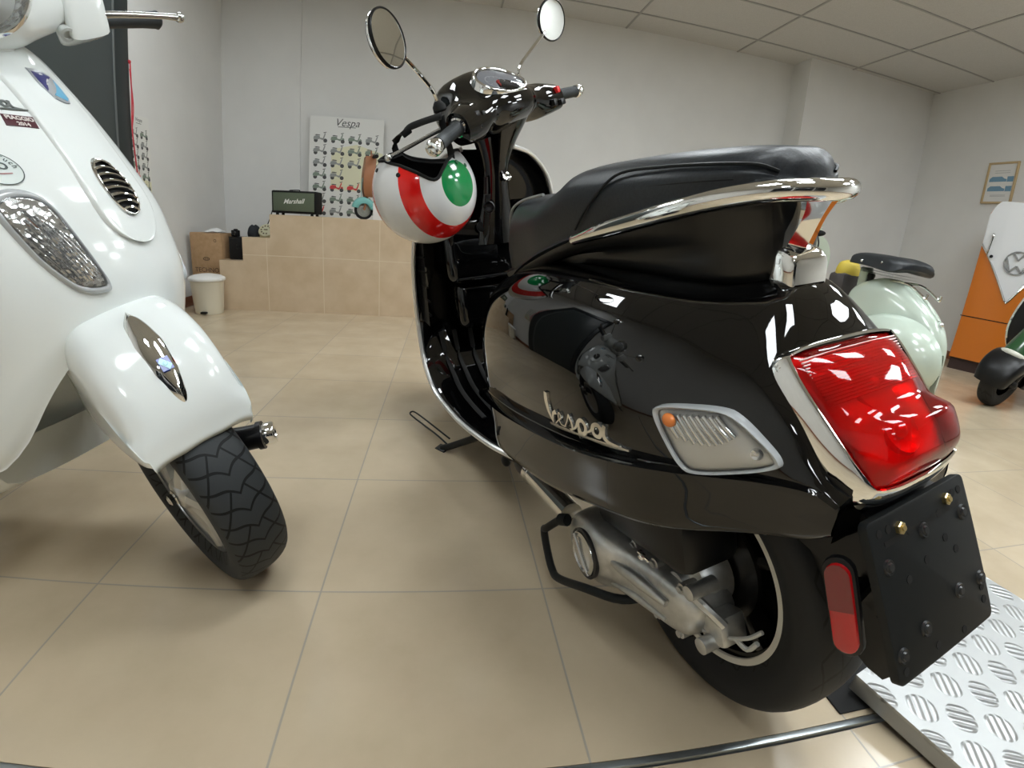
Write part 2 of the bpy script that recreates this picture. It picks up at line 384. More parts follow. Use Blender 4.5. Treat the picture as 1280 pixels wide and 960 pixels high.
# --- chrome grab rail with its central bracket
g = G()
P = [(.264, .130, .751), (.17, .132, .769), (.085, .126, .7845), (.02, .115, .797), (-.033, .098, .807), (-.070, .068, .8125), (-.090, .035, .8135), (-.096, 0, .813)]
g.tube(P+[(x, -y, z) for x, y, z in P[-2::-1]], [.009]+[.0125]*(2*len(P)-3)+[.009], 16, 8)
for sd in (1, -1): g.ball((.264, sd*.130, .751), .0095, 8)
rail = g.obj('grab_rail', chrome, GTS, 60)
g = G()
g.loft([[(-.090, .030, .808), (-.102, .0, .808), (-.090, -.030, .808), (-.078, -.030, .808), (-.084, 0, .808), (-.078, .030, .808)],
        [(-.077, .021, .782), (-.086, .0, .782), (-.077, -.021, .782), (-.064, -.021, .782), (-.068, 0, .782), (-.064, .021, .782)],
        [(-.060, .024, .748), (-.070, .0, .748), (-.060, -.024, .748), (-.046, -.024, .748), (-.050, 0, .748), (-.046, .024, .748)]], 5, 1, cv=True, cap0=True, cap1=True)
g.obj('rail_bracket', chrome, rail, 25)
g = G()
g.loft([[(x, sy*w*yy, z+dz) for yy, dz in ((1, -h), (1, h*.55), (.82, h*.95), (.5, h)) for sy in (1,)]+[(x, -w*yy, z+dz) for yy, dz in ((.5, h), (.82, h*.95), (1, h*.55), (1, -h))]
        for x, w, h, z in ((.005, .032, .018, .729), (-.03, .034, .021, .730), (-.062, .034, .022, .727), (-.077, .031, .019, .722), (-.080, .026, .013, .721))], 3, 2, cap0=True, cap1=True)
g.obj('bracket_cap', chrome, rail, 25)

# --- tail light: chrome bezel, silver bowl, red lens
def quadgrid(c00, c10, c11, c01, n, m, bulge, nrm, power=2.0, extra=None, rnd=.07):
    c00, c10, c11, c01, nrm = (np.array(c, float) for c in (c00, c10, c11, c01, nrm)); rows = []
    for i in range(n+1):
        r = []
        for j in range(m+1):
            # rounded corners: squircle mapping of the unit square
            u, v = 2*i/n-1, 2*j/m-1
            k = 1-rnd+rnd*(1-(u*u*v*v)**1.5)
            uu, vv = (u*k+1)/2, (v*k+1)/2
            p = (c00*(1-uu)+c10*uu)*(1-vv)+(c01*(1-uu)+c11*uu)*vv
            h = bulge*(1-abs(u)**(power*2))*(1-abs(v)**(power*2))
            p = p+nrm*h
            if extra is not None: p = p+np.array(extra(u, v))
            r.append(p)
        rows.append(r)
    return rows
# corners of the lens on the tail slope (upper left, lower left, lower right, upper right seen from behind)
UL, LL, LR, UR = (-.128, .098, .650), (-.243, .078, .534), (-.243, -.078, .534), (-.128, -.098, .650)
NR = np.array((-.72, 0, .69))
def tail_extra(u, v):
    # u: top (-1) to bottom (+1); a step bulges out towards the bottom of the lens
    t = max(0, min(1, (u-.05)/.35)); t = t*t*(3-2*t)
    s = max(0, 1-(abs(v)/.97)**6)*max(0, 1-max(0, (u-.75)/.25)**2)
    return NR*(.020*t*s)+np.array((0, 0, -.0))
lensA = quadgrid(UL, LL, LR, UR, 36, 30, .030, NR, 1.6, tail_extra)
tl = thing  # (placeholder name kept local)
def ring(A):
    A = np.array(A); return np.concatenate([A[0], A[1:, -1], A[-1, -2::-1], A[-2:0:-1, 0]])
R0 = ring(lensA); ctr = R0.mean(0)
g = G()
base = [ctr+(p-ctr)*s+NR*h for s, h in () for p in R0]
Ro = ring(quadgrid(UL, LL, LR, UR, 36, 30, 0, NR, 1.6, None, .15))
g.loft([[ctr+(p-ctr)*1.00+NR*.004 for p in R0], [ctr+(p-ctr)*1.05+NR*.004 for p in R0*.7+Ro*.3], [ctr+(p-ctr)*1.15-NR*.010 for p in R0*.3+Ro*.7], [ctr+(p-ctr)*1.20-NR*.028 for p in Ro], [ctr+(p-ctr)*1.20-NR*.058 for p in Ro]], 3, 1, cv=True)
bezel = g.obj('tail_light_bezel', chrome, GTS, 40)
lensm = clear_sheet('red_lens', (.95, .022, .022), .04, 1.5, frost=.10)
g = G(); g.grid(lensA); g.loft([R0, [p-NR*.006 for p in R0]], 1, 1, cv=True)
lens = g.obj('red_lens', lensm, bezel, 60)
refl = M_('lamp_reflector', (.90, .66, .64), .35, .45)
g = G()
g.grid([[p-NR*.003 for p in r] for r in np.array(quadgrid(UL, LL, LR, UR, 16, 16, .012, NR, 1.5, lambda u, v: NR*(.004*math.sin(9*u)*math.cos(2*v))))])
g.obj('reflector_bowl', refl, bezel, 40)
g = G()
for u, v, r in ((.36, 0, .034), (.70, .0, .026)):
    c = np.array(UL)*(1-u)*.5+np.array(UR)*(1-u)*.5+np.array(LL)*u*.5+np.array(LR)*u*.5+NR*.014
    g.lathe([(r*1.1, -.010), (r, -.004), (r*.7, -.014), (.002, -.020)], c, NR, 24)
    g.ball(c-NR*.008, .009, 10)
# fine prism ribs across the upper half
for k in range(16):
    u = .08+k*.022
    a = np.array(UL)*(1-u)+np.array(LL)*u; b = np.array(UR)*(1-u)+np.array(LR)*u
    g.tube([a+(b-a)*t-NR*(-.006-.006*math.sin(PI*t)) for t in (.06, .3, .5, .7, .94)], .0012, 5, 3)
g.obj('bulb_reflector', M_('lamp_prisms', (.85, .6, .58), .3, .3), bezel, 40)
# --- plate carrier, side reflector, bolts
PU = np.array((-.33, 0, .362))-np.array((-.2495, 0, .508)); PU /= np.linalg.norm(PU)      # down the plate
PN = np.cross((0, 1, 0), PU); PN = PN if PN[0] < 0 else -PN
PC = np.array((-.29, -.0005, .436))
g = G()
def rrect(w, h, r, n=4):
    o = []
    for cx_, cy_, a in ((w/2-r, h/2-r, 0), (-w/2+r, h/2-r, 90), (-w/2+r, -h/2+r, 180), (w/2-r, -h/2+r, 270)):
        for i in range(n+1): o.append((cx_+r*math.cos(rad(a+90*i/n)), cy_+r*math.sin(rad(a+90*i/n))))
    return o
uy = -PU; ux = np.cross(uy, PN)
g.prism(rrect(.182, .170, .008), .010, PC-PN*.010, ux, uy, bev=.002)
plate = g.obj('number_plate_holder', satin_black, GTS, 30)
def on_plate(a, b, h=0): return PC+ux*a+uy*b+PN*h
hol = [(-.075, .070), (-.060, .070), (.075, .070), (.062, .070), (-.028, .058), (.028, .058), (-.005, .056), (-.045, .012), (.045, .012), (-.01, .02), (.03, .03), (-.02, -.07), (.03, -.075), (.078, -.06), (-.078, -.072), (.078, -.045)]
for a, b in hol: g = G(); g.lathe([(.0045, 0), (.0045, .0006), (.0001, .0006)], on_plate(a, b, .0), PN, 12); g.obj('hole', rubber, plate)
for a, b in ((-.072, .035), (.072, .045), (-.004, .050), (-.035, -.045), (.035, -.032), (-.078, -.055), (.079, -.035)):
    g = G(); g.lathe([(.0085, 0), (.0075, .0025), (.005, .002), (.004, .004), (.0001, .004)], on_plate(a, b), PN, 16)
    g.obj('stud', M_('stud_black', (.010, .011, .012), .3) if 'stud_black' not in bpy.data.materials else bpy.data.materials['stud_black'], plate)
for a, b in ((-.043, .066), (.046, .068)):
    g = G(); g.lathe([(.0068, 0), (.0068, .004), (.0055, .005), (.0001, .005)], on_plate(a, b), PN, 6); g.lathe([(.003, .005), (.003, .007), (.0001, .007)], on_plate(a, b), PN, 10)
    g.obj('bolt', brass, plate, 20)
g = G()      # black stay from the body to the plate
g.loft([[(-.17, .06, .49), (-.17, -.06, .49), (-.14, -.055, .42), (-.14, .055, .42)], [(-.235, .062, .50), (-.235, -.062, .50), (-.23, -.055, .40), (-.23, .055, .40)],
        [(-.262, .070, .488), (-.262, -.070, .488), (-.305, -.06, .385), (-.305, .06, .385)]], 3, 1, cv=True, cap0=True, cap1=True)
g.loft([[(-.12, .05, .46), (-.12, -.05, .46), (-.10, -.05, .43), (-.10, .05, .43)], [(-.22, .045, .42), (-.22, -.045, .42), (-.20, -.045, .36), (-.20, .045, .36)],
        [(-.285, .045, .36), (-.285, -.045, .36), (-.265, -.045, .31), (-.265, .045, .31)], [(-.31, .04, .33), (-.31, -.04, .33), (-.295, -.04, .30), (-.295, .04, .30)]], 3, 1, cv=True, cap0=True, cap1=True)
g.obj('plate_stay', black_plastic, GTS, 40)
g = G()
RA = np.array((-.236, .098, .458)); RB = np.array((-.275, .098, .365)); RD = (RB-RA)/np.linalg.norm(RB-RA)
RN = np.array((-.35, .92, 0.0)); RN -= RD*(RN@RD); RN /= np.linalg.norm(RN); RX = np.cross(RD, RN)
Lr = np.linalg.norm(RB-RA)
cap = lambda w, L: [(w*math.cos(a)*1.0, L/2-w+w*math.sin(a)) for a in np.linspace(0, PI, 9)]+[(w*math.cos(a), -L/2+w+w*math.sin(a)) for a in np.linspace(PI, 2*PI, 9)]
g.prism(cap(.0165, Lr+.012), .008, (RA+RB)/2-RN*.006, RX, -RD*-1 if False else np.cross(RN, RX), bev=.002)
g.tube([(RA+RB)/2-RN*.004, (-.25, .06, .42)], .010, 8, 2)
hold = g.obj('reflector_holder', black_plastic, GTS, 30)
g = G(); g.prism(cap(.0130, Lr), .006, (RA+RB)/2+RN*.001, RX, np.cross(RN, RX), bev=.002)
g.obj('reflector', red_refl, hold, 30)
g = G(); hp = cap(.0124, Lr-.001); n_ = len(hp)//2; g.prism([(-.0124, .002)]+hp[n_:]+[(.0124, .002)], .0006, (RA+RB)/2+RN*.0070, RX, np.cross(RN, RX)); g.obj('reflector_upper', M_('dark_red_reflector', (.16, .006, .008), .25, coat=.5), hold, 0)

# --- rear turn signal set in the flank (the other side mirrored)
def lamp_quad(pts, n=14, bulge=.006, out=None):
    a, b, c, d = (np.array(p, float) for p in pts)      # upper front, lower front, lower rear, upper rear
    nr = np.cross(b-a, d-a); nr /= np.linalg.norm(nr)
    if nr[1] < 0: nr = -nr
    return quadgrid(a, b, c, d, n, n, bulge, nr, 2.0, None, .13), nr
clear = clear_sheet('clear_lens', (.95, .96, .96), .03, 1.45, frost=.06)
TS = [(-.034, .189, .579), (-.088, .177, .511), (-.177, .123, .549), (-.118, .150, .595)]
_n = np.cross(np.array(TS[1])-np.array(TS[0]), np.array(TS[3])-np.array(TS[0])); _n = _n/np.linalg.norm(_n)*(1 if _n[1] > 0 else -1)
TS = [tuple(np.array(p)+_n*.006) for p in TS]
amber = M_('amber_bulb', (.75, .22, .05), .2)
lamp_silver = M_('lamp_silver', (.86, .86, .86), .16, .9)
_N, _L, _B = nodes(lamp_silver); _v = _N.new('ShaderNodeTexVoronoi'); _v.inputs['Scale'].default_value = 90; _t = _N.new('ShaderNodeTexCoord'); _L.new(_t.outputs['Object'], _v.inputs['Vector'])
_b = _N.new('ShaderNodeBump'); _b.inputs['Strength'].default_value = .45; _b.inputs['Distance'].default_value = .004; _L.new(_v.outputs['Distance'], _b.inputs['Height']); _L.new(_b.outputs[0], _B.inputs['Normal'])
flute = M_('lamp_flute', (.9, .9, .9), .08, 1)
for sd in (1, -1):
    A, nr = lamp_quad(TS, 14, .010); A = np.array(A); Rg = ring(A); c = Rg.mean(0)
    fl = lambda p: (p[0], p[1]*sd, p[2])
    g = G(); g.loft([[c+(p-c)*.97+nr*.001 for p in Rg], [c+(p-c)*1.0+nr*.004 for p in Rg], [c+(p-c)*1.07+nr*.003 for p in Rg], [c+(p-c)*1.10-nr*.020 for p in Rg]], 3, 1, cv=True); g.move(fl)
    ind = g.obj('turn_signal', M_('lamp_rim', (.46, .48, .49), .18, coat=.5) if sd == 1 else bpy.data.materials['lamp_rim'], GTS, 50)
    g = G(); g.grid(A); g.move(fl); g.obj('lens', clear, ind, 60)
    B, nr = lamp_quad(TS, 14, .0005)
    g = G(); g.grid([[p-nr*.002 for p in r] for r in np.array(B)]); g.move(fl); rb_ = g.obj('reflector', M_('lamp_white', (.86, .86, .86), .35, .35) if sd == 1 else bpy.data.materials['lamp_white'], ind, 50)
    g = G()
    for k in range(9):
        t = .16+.078*k; a = np.array(TS[0])*(1-t)+np.array(TS[3])*t; b = np.array(TS[1])*(1-t)+np.array(TS[2])*t
        lo, hi = .12, .44+.14*math.sin(PI*(k+.5)/9)
        g.tube([a+(b-a)*lo+nr*.001, a+(b-a)*(lo+hi)/2+nr*.002, a+(b-a)*hi+nr*.001], .0042, 8, 3)
    g.move(fl); g.obj('prism', flute, rb_, 50)
    g = G(); c2 = np.array(TS[2])*.80+np.array(TS[0])*.20; g.lathe([(.007, 0), (.0055, .003), (.003, .002), (.0001, .002)], c2, nr, 16); g.move(fl); g.obj('lamp_screw', lamp_silver, ind)
    g = G(); a = np.array(TS[0])*.62+np.array(TS[3])*.2+np.array(TS[1])*.18
    g.ball(a+nr*.005, (.010, .007, .008), 10); g.move(fl); g.obj('bulb', amber, ind)

# --- model script on the cowl (raised chrome lettering)
def ribbon(g, P, w, o, ux, uy, d=.003, m=0):
    """flat stroke of changing width along a 2-D line"""
    P = cr(np.column_stack([np.array(P, float), np.full(len(P), 0) + np.array(w, float)]), 6)
    T = np.gradient(P[:, :2], axis=0); T /= np.linalg.norm(T, axis=1)[:, None]+1e-9; Nn = np.column_stack([-T[:, 1], T[:, 0]])
    ux, uy, o = (np.array(a, float) for a in (ux, uy, o)); uz = np.cross(ux, uy)
    rows = []
    for p, n in zip(P, Nn):
        l, r = p[:2]+n*p[2]/2, p[:2]-n*p[2]/2
        rows.append([o+ux*l[0]+uy*l[1], o+ux*l[0]+uy*l[1]+uz*d, o+ux*r[0]+uy*r[1]+uz*d, o+ux*r[0]+uy*r[1]])
    return g.grid(rows, cv=True, cap0=True, cap1=True, m=m)
SCRIPT = [  # the five-letter script in units of its length
 ([(.018, .29), (.010, .21), (.030, .11), (.075, .02)], [.05, .055, .045, .012]),
 ([(.075, .02), (.082, .07), (.108, .115), (.160, .135)], [.012, .022, .030, .042]),
 ([(0, .0), (.2, .0), (.5, .005), (.8, .0), (1.0, .0)], [.018, .03, .02, .03, .015]),
 ([(.11, .02), (.17, .06), (.22, .09), (.235, .12), (.21, .14), (.19, .10), (.21, .04), (.27, .03)], [.012]*8),
  ([(.27, .03), (.325, .09), (.362, .15), (.372, .13), (.395, .08), (.385, .03), (.345, .025)], [.012, .012, .016, .022, .026, .022, .014]),
 ([(.385, .03), (.44, .06), (.49, .12), (.54, .14), (.58, .10), (.56, .04), (.51, .03), (.49, .08), (.49, .12)], [.012, .02, .03, .034, .034, .034, .03, .03, .03]),
 ([(.49, .10), (.48, .03), (.47, -.03)], [.03, .03, .02]),
 ([(.58, .05), (.64, .08), (.68, .13), (.73, .14), (.76, .10), (.73, .05), (.68, .05), (.665, .09), (.68, .13)], [.014, .02, .032, .034, .034, .034, .032, .032, .032]),
 ([(.800, .15), (.778, .10), (.785, .05), (.83, .02), (.92, .008)], [.03, .040, .036, .03, .02])]
def script(g, o, ux, uy, L, d=.003, m=0):
    for P, w in SCRIPT: ribbon(g, np.array(P)*L, np.array(w)*L, o, ux, uy, d, m)
    return g
# --- wheels
def tyre_mat(name, n, slant, w, base=(.015, .016, .017), side=.042):
    """tread cut by slanting grooves that meet in a V at the centre line; coordinates of the wheel itself"""
    m = M_(name, base, .62, spec=.3); N, L, B = nodes(m)
    tc = N.new('ShaderNodeTexCoord'); sp = N.new('ShaderNodeSeparateXYZ'); L.new(tc.outputs['Object'], sp.inputs[0])
    def mth(op, a, b=None):
        q = N.new('ShaderNodeMath'); q.operation = op
        for i, x in enumerate((a, b)):
            if x is None: continue
            if isinstance(x, (int, float)): q.inputs[i].default_value = x
            else: L.new(x, q.inputs[i])
        return q.outputs[0]
    ang = mth('MULTIPLY', mth('ARCTAN2', sp.outputs['X'], sp.outputs['Z']), n/(2*PI))
    ay = mth('ABSOLUTE', sp.outputs['Y'])
    wob = mth('MULTIPLY', mth('SINE', mth('MULTIPLY', ay, 110)), .12)
    a = mth('FRACT', mth('ADD', mth('ADD', ang, mth('MULTIPLY', ay, slant)), wob))
    g1 = mth('LESS_THAN', a, w)
    b = mth('FRACT', mth('ADD', mth('MULTIPLY', ang, .5), mth('MULTIPLY', ay, -slant*1.6)))
    g2 = mth('MULTIPLY', mth('LESS_THAN', b, w*.7), mth('GREATER_THAN', ay, .012))
    gr = mth('MULTIPLY', mth('MAXIMUM', g1, g2), mth('LESS_THAN', ay, side+.012))
    mx = N.new('ShaderNodeMix'); mx.data_type = 'RGBA'; L.new(gr, mx.inputs['Factor'])
    mx.inputs['A'].default_value = (*base, 1); mx.inputs['B'].default_value = (.003, .003, .003, 1); L.new(mx.outputs['Result'], B.inputs['Base Color'])
    bp = N.new('ShaderNodeBump'); bp.invert = True; bp.inputs['Strength'].default_value = .9; bp.inputs['Distance'].default_value = .003
    L.new(gr, bp.inputs['Height']); L.new(bp.outputs[0], B.inputs['Normal'])
    return m
def tyre_prof(R, rb, w, crown=.55):
    """(radius, y) closed section of a tyre of outer radius R on a bead of radius rb, width w"""
    h = R-rb; hw = w/2; o = []
    for t in np.linspace(-1, 1, 25):
        a = t*PI*.80
        y = hw*math.copysign(abs(math.sin(a))**.86, math.sin(a)) if abs(a) <= PI/2 else hw*math.copysign(1-.28*((abs(a)-PI/2)/(PI*.30))**1.5, a)
        r = (R-h*.50)+h*.50*max(0, math.cos(a))**.62 if abs(a) <= PI/2 else (R-h*.50)-h*.50*((abs(a)-PI/2)/(PI*.30))
        o.append((r, y))
    return o
def wheel(parent, ctr, R, w, rb, tm, name, fn=None, rim=None):
    """tyre object whose own origin is the wheel centre; returns the Empty-free part"""
    g = G(); g.lathe(tyre_prof(R, rb, w), (0, 0, 0), (0, 1, 0), 96)
    o = g.obj(name, tm, parent, 60)
    return o
black_rim = M_('black_rim', (.006, .006, .006), .25)
t1 = tyre_mat('rear_tread', 26, 22, .13)
rt = wheel(GTS, None, .243, .132, .162, t1, 'rear_tyre'); rt.location = (0, 0, .243)
g = G(); g.lathe([(.163, .046), (.1675, .0485), (.169, .046), (.166, .040), (.150, .034), (.148, .0), (.150, -.034), (.166, -.04), (.169, -.046)], (0, 0, 0), (0, 1, 0), 72)
for k in range(5):
    a = 2*PI*k/5+.3; d = np.array((math.sin(a), 0, math.cos(a))); p = np.array((math.cos(a), 0, -math.sin(a)))
    g.loft([[d*r+p*sw*hw+np.array((0, y, 0)) for sw, y in ((1, y0), (.6, y1), (-.6, y1), (-1, y0))] for r, hw, y0, y1 in ((.035, .022, .0, .028), (.09, .014, -.005, .020), (.150, .020, -.01, .026))], 3, 2)
g.lathe([(.001, .034), (.022, .034), (.026, .03), (.045, .028), (.05, .02), (.05, -.02)], (0, 0, 0), (0, 1, 0), 32)
g.lathe([(.152, -.012), (.05, -.016), (.001, -.016)], (0, 0, 0), (0, 1, 0), 48); g.lathe([(.10, .02), (.098, .026), (.03, .03), (.001, .03)], (0, 0, 0), (0, 1, 0), 40)
rim = g.obj('rear_rim', black_rim, GTS, 40); rim.location = (0, 0, .243)
g = G(); g.lathe([(.1535, .044), (.1545, .0475), (.168, .0495), (.1695, .0475)], (0, 0, 0), (0, 1, 0), 96)
g.obj('rim_stripe', M_('white_stripe', (.66, .64, .58), .4), rim)
g = G(); g.lathe([(.0, .04), (.011, .04), (.013, .034)], (0, 0, 0), (0, 1, 0), 6)
for k in range(5):
    a = 2*PI*k/5+.9; g.lathe([(.0, .034), (.0055, .034), (.006, .026)], (.032*math.sin(a), 0, .032*math.cos(a)), (0, 1, 0), 6)
g.obj('wheel_nut', steel, rim, 30)
# front wheel turns with the bars
g = G(); g.lathe(tyre_prof(.236, .160, .12), (0, 0, 0), (0, 1, 0), 96)
ft = g.obj('front_tyre', t1, GTS, 60)
kx = np.array([-math.sin(math.atan2(.44, .9)), 0, math.cos(math.atan2(.44, .9))])
FW = Matrix.Translation(Vector(ST((1.37, 0, .236)))) @ Matrix.Rotation(.6429, 4, Vector(kx))
ft.matrix_local = FW
g = G(); g.lathe([(.161, .044), (.167, .046), (.164, .038), (.148, .03), (.06, .02), (.05, .03), (.001, .03)], (0, 0, 0), (0, 1, 0), 60); g.lathe([(.161, -.044), (.167, -.046), (.164, -.038), (.148, -.03), (.06, -.02), (.05, -.03), (.001, -.03)], (0, 0, 0), (0, 1, 0), 60)
fr_ = g.obj('front_rim', black_rim, GTS, 40); fr_.matrix_local = FW
g = G()
rows = []
for a in np.linspace(-62, 100, 16):
    r_ = .268+.012*math.cos(rad(a)); d = (math.sin(rad(a)), math.cos(rad(a)))
    w = .088*(1-.35*max(0, (a-20)/80)**2); hgt = .085+.03*math.cos(rad(a*.9))
    rows.append([(d[0]*(r_-q*hgt), y*w, d[1]*(r_-q*hgt)) for y, q in ((1.02, 1.0), (1.04, .6), (1.0, .25), (.75, .04), (.3, 0), (0, -.01), (-.3, 0), (-.75, .04), (-1, .25), (-1.04, .6), (-1.02, 1.0))])
g.loft(rows, 2, 3); g.loft([[(x*.985, y*.96, z*.985) for x, y, z in r] for r in rows], 2, 2)
fe = g.obj('front_fender', black_paint, GTS, 50); fe.matrix_local = FW
# --- engine unit
g = G()
ENG = [(.268, .178, .018, .150), (.252, .178, .046, .166), (.215, .179, .064, .176), (.170, .180, .067, .178), (.135, .182, .062, .172), (.105, .185, .054, .155), (.060, .190, .050, .141), (.0, .196, .050, .134), (-.045, .203, .045, .126), (-.066, .207, .030, .115), (-.072, .208, .01, .10)]
g.loft([[(x, .05+(yo-.05)*a, zc+h*b) for a, b in ((0, -1), (.55, -1), (.86, -.86), (.98, -.45), (1, 0), (.98, .45), (.86, .86), (.55, 1), (0, 1), (-.2, 0))] for x, zc, h, yo in ENG], 4, 3, cv=True, cap0=True, cap1=True)
eng = g.obj('engine_case', cast, GTS, 50)
g = G(); g.lathe([(.049, -.004), (.050, .004), (.046, .006), (.0445, .003)], (.178, .172, .181), (.02, 1, .05), 48)
g.obj('cover_ring', M_('dark_ring', (.03, .03, .03), .3), eng)
g = G(); g.lathe([(.0445, .002), (.043, .007), (.036, .009), (.033, .006), (.001, .008)], (.178, .172, .181), (.02, 1, .05), 48)
g.tube([(.150, .181, .150), (.178, .182, .181), (.206, .181, .212)], .003, 6, 2)
g.obj('clutch_cover', steel, eng, 40)
for x, z in ((.10, .236), (.04, .243), (-.03, .248), (.09, .133), (.02, .145), (-.04, .160)):
    g = G(); g.lathe([(.0095, -.03), (.0095, .006), (.006, .007), (.006, .011), (.0001, .011)], (x, .110, z), (0, 1, 0), 14); g.obj('case_bolt', cast, eng, 30)
g = G()      # fin and rib details on the cover
g.tube([(.11, .151, .155), (.05, .139, .168), (-.02, .131, .178)], [.004, .007, .004], 8, 4); g.tube([(.11, .153, .205), (.05, .142, .212), (-.02, .134, .216)], [.006, .012, .006], 8, 4)
g.obj('cover_rib', cast, eng, 60)
g = G()      # gearbox casting beside the wheel
g.lathe([(.055, .0), (.055, .04), (.048, .052), (.02, .055), (.018, .07), (.0001, .07)], (-.005, .035, .235), (0, 1, 0), 32)
g.box((-.085, .075, .205), (.05, .05, .05), (0, .4, 0), .008); g.lathe([(.013, 0), (.013, .06), (.008, .062), (.0001, .062)], (-.09, .06, .185), (0, 1, 0), 16)
g.lathe([(.012, 0), (.012, .05), (.007, .052), (.0001, .052)], (-.055, .075, .265), (0, 1, 0), 16)
g.tube([(-.03, .11, .25), (-.075, .105, .245), (-.1, .09, .225)], .008, 8, 4)
g.obj('gearbox', cast, GTS, 40)
g = G(); g.tube([(.058, .13, .262), (.050, .142, .272), (.032, .144, .276), (.026, .138, .268), (.036, .134, .258)], .0025, 6, 5); g.ball((.05, .134, .258), .007, 8)
g.obj('hose_clip', chrome, GTS)
g = G(); g.tube([(-.07, .10, .19), (-.10, .09, .20), (-.135, .08, .228), (-.15, .07, .25)], .0035, 6, 5); g.tube([(-.12, .085, .215), (-.14, .08, .21), (-.15, .075, .23)], .004, 6, 4)
g.obj('brake_cable', M_('cable_sleeve', (.45, .45, .42), .4), GTS)
g = G(); g.box((.075, .085, .318), (.26, .11, .10), (0, .22, 0), .02); g.box((-.06, .03, .40), (.10, .06, .06), (0, .3, 0), .012)
g.box((.33, .0, .30), (.40, .20, .16), (0, .1, 0), .03)
g.obj('air_filter_box', black_plastic, GTS, 40)
g = G(); g.tube([(-.05, -.095, .28), (.05, -.10, .40), (.10, -.10, .50)], .022, 12, 3); g.tube([(.0, .075, .26), (.04, .08, .36), (.06, .08, .42)], .020, 12, 3)
g.obj('shock_absorber', black_plastic, GTS)
g = G(); g.tube([(.50, .145, .172), (.42, .143, .176), (.30, .14, .18)], .026, 20, 3); g.tube([(.51, .145, .171), (.495, .145, .172)], .030, 20, 1)
g.obj('engine_mount', chrome, GTS, 50)
g = G(); g.tube([(.60, .14, .165), (.565, .146, .167), (.515, .145, .171)], [.018, .024, .026], 16, 3); g.ball((.655, .165, .135), (.018, .014, .018), 12); g.tube([(.655, .165, .135), (.60, .12, .19)], .010, 8, 1)
g.obj('mount_bushing', black_plastic, GTS, 50)
# --- centre-stand lever, side stand with its wire foot loop
g = G(); g.tube([(.262, .183, .207), (.298, .198, .166), (.312, .200, .148), (.292, .203, .105), (.268, .205, .078), (.235, .205, .080), (.150, .188, .122), (.08, .15, .14), (.06, .08, .14)], .0085, 12, 5)
g.tube([(.262, .183, .207), (.245, .175, .214)], .0125, 12, 1)
g.obj('centre_stand', satin_black, GTS)
g = G(); g.tube([(.72, .115, .20), (.80, .17, .155), (.93, .262, .075), (.966, .290, .055)], [.013, .012, .0115, .013], 12, 4)
g.box((.966, .292, .055), (.045, .03, .008), (-.17, 0, .5), .002); g.ball((.72, .115, .20), .022, 10); g.tube([(.86, .205, .115), (.872, .20, .14), (.84, .18, .16)], .006, 8, 3)
ks = g.obj('side_stand', satin_black, GTS)
g = G(); g.tube([(.955, .275, .072), (1.02, .296, .084), (1.10, .325, .094), (1.172, .348, .100), (1.205, .356, .104), (1.212, .346, .107), (1.19, .334, .107), (1.11, .310, .103), (1.02, .282, .094), (.965, .262, .085)], .0030, 8, 6)
g.obj('foot_loop', satin_black, ks)
def onto(g, ob, axis_y=1):
    """lays a flat decoration on a curved shell: y becomes the shell's surface plus its own height"""
    from mathutils.bvhtree import BVHTree
    bv = BVHTree.FromPolygons([v.co for v in ob.data.vertices], [tuple(p.vertices) for p in ob.data.polygons])
    def f(p):
        h = bv.ray_cast(Vector((p[0], axis_y, p[2])), Vector((0, -1 if axis_y > 0 else 1, 0)))[0]
        return (p[0], h.y+p[1], p[2]) if h is not None else tuple(p)
    return g.move(f)
sg = G(); script(sg, (.172, .0, .478), (-.985, 0, .17), (.12, 0, .99), .186, .0035)
onto(sg, bpy.data.objects['rear_body'])
sg.obj('model_script', M_('script_metal', (.86, .84, .78), .22, 1), GTS, 30)
# --- leg shield, floor, chrome edge trim
EDGE = [(1.060, .085, .992), (1.075, .150, .968), (1.092, .208, .905), (1.112, .237, .820), (1.130, .255, .740), (1.158, .271, .620), (1.178, .278, .450), (1.150, .281, .320), (1.090, .277, .250), (1.020, .270, .222), (.930, .259, .208), (.840, .247, .200), (.740, .228, .197), (.640, .203, .196), (.560, .172, .196)]
def shield_row(p, k):
    x, y, z = p; d = .028 if k < 7 else 0
    dz = 0 if k < 7 else (.02 if k < 9 else .012)
    return [(x, y, z), (x+.010 if k < 8 else x, y*.93, z+dz*.6), (x+d*.8, y*.7, z+dz), (x+d, y*.35, z+dz), (x+d, 0, z+dz)]
g = G()
rows = []
for k, p in enumerate(EDGE):
    r = shield_row(p, k); rows.append(r+[(x, -y, z) for x, y, z in r[-2::-1]])
g.loft(rows, 4, 4)
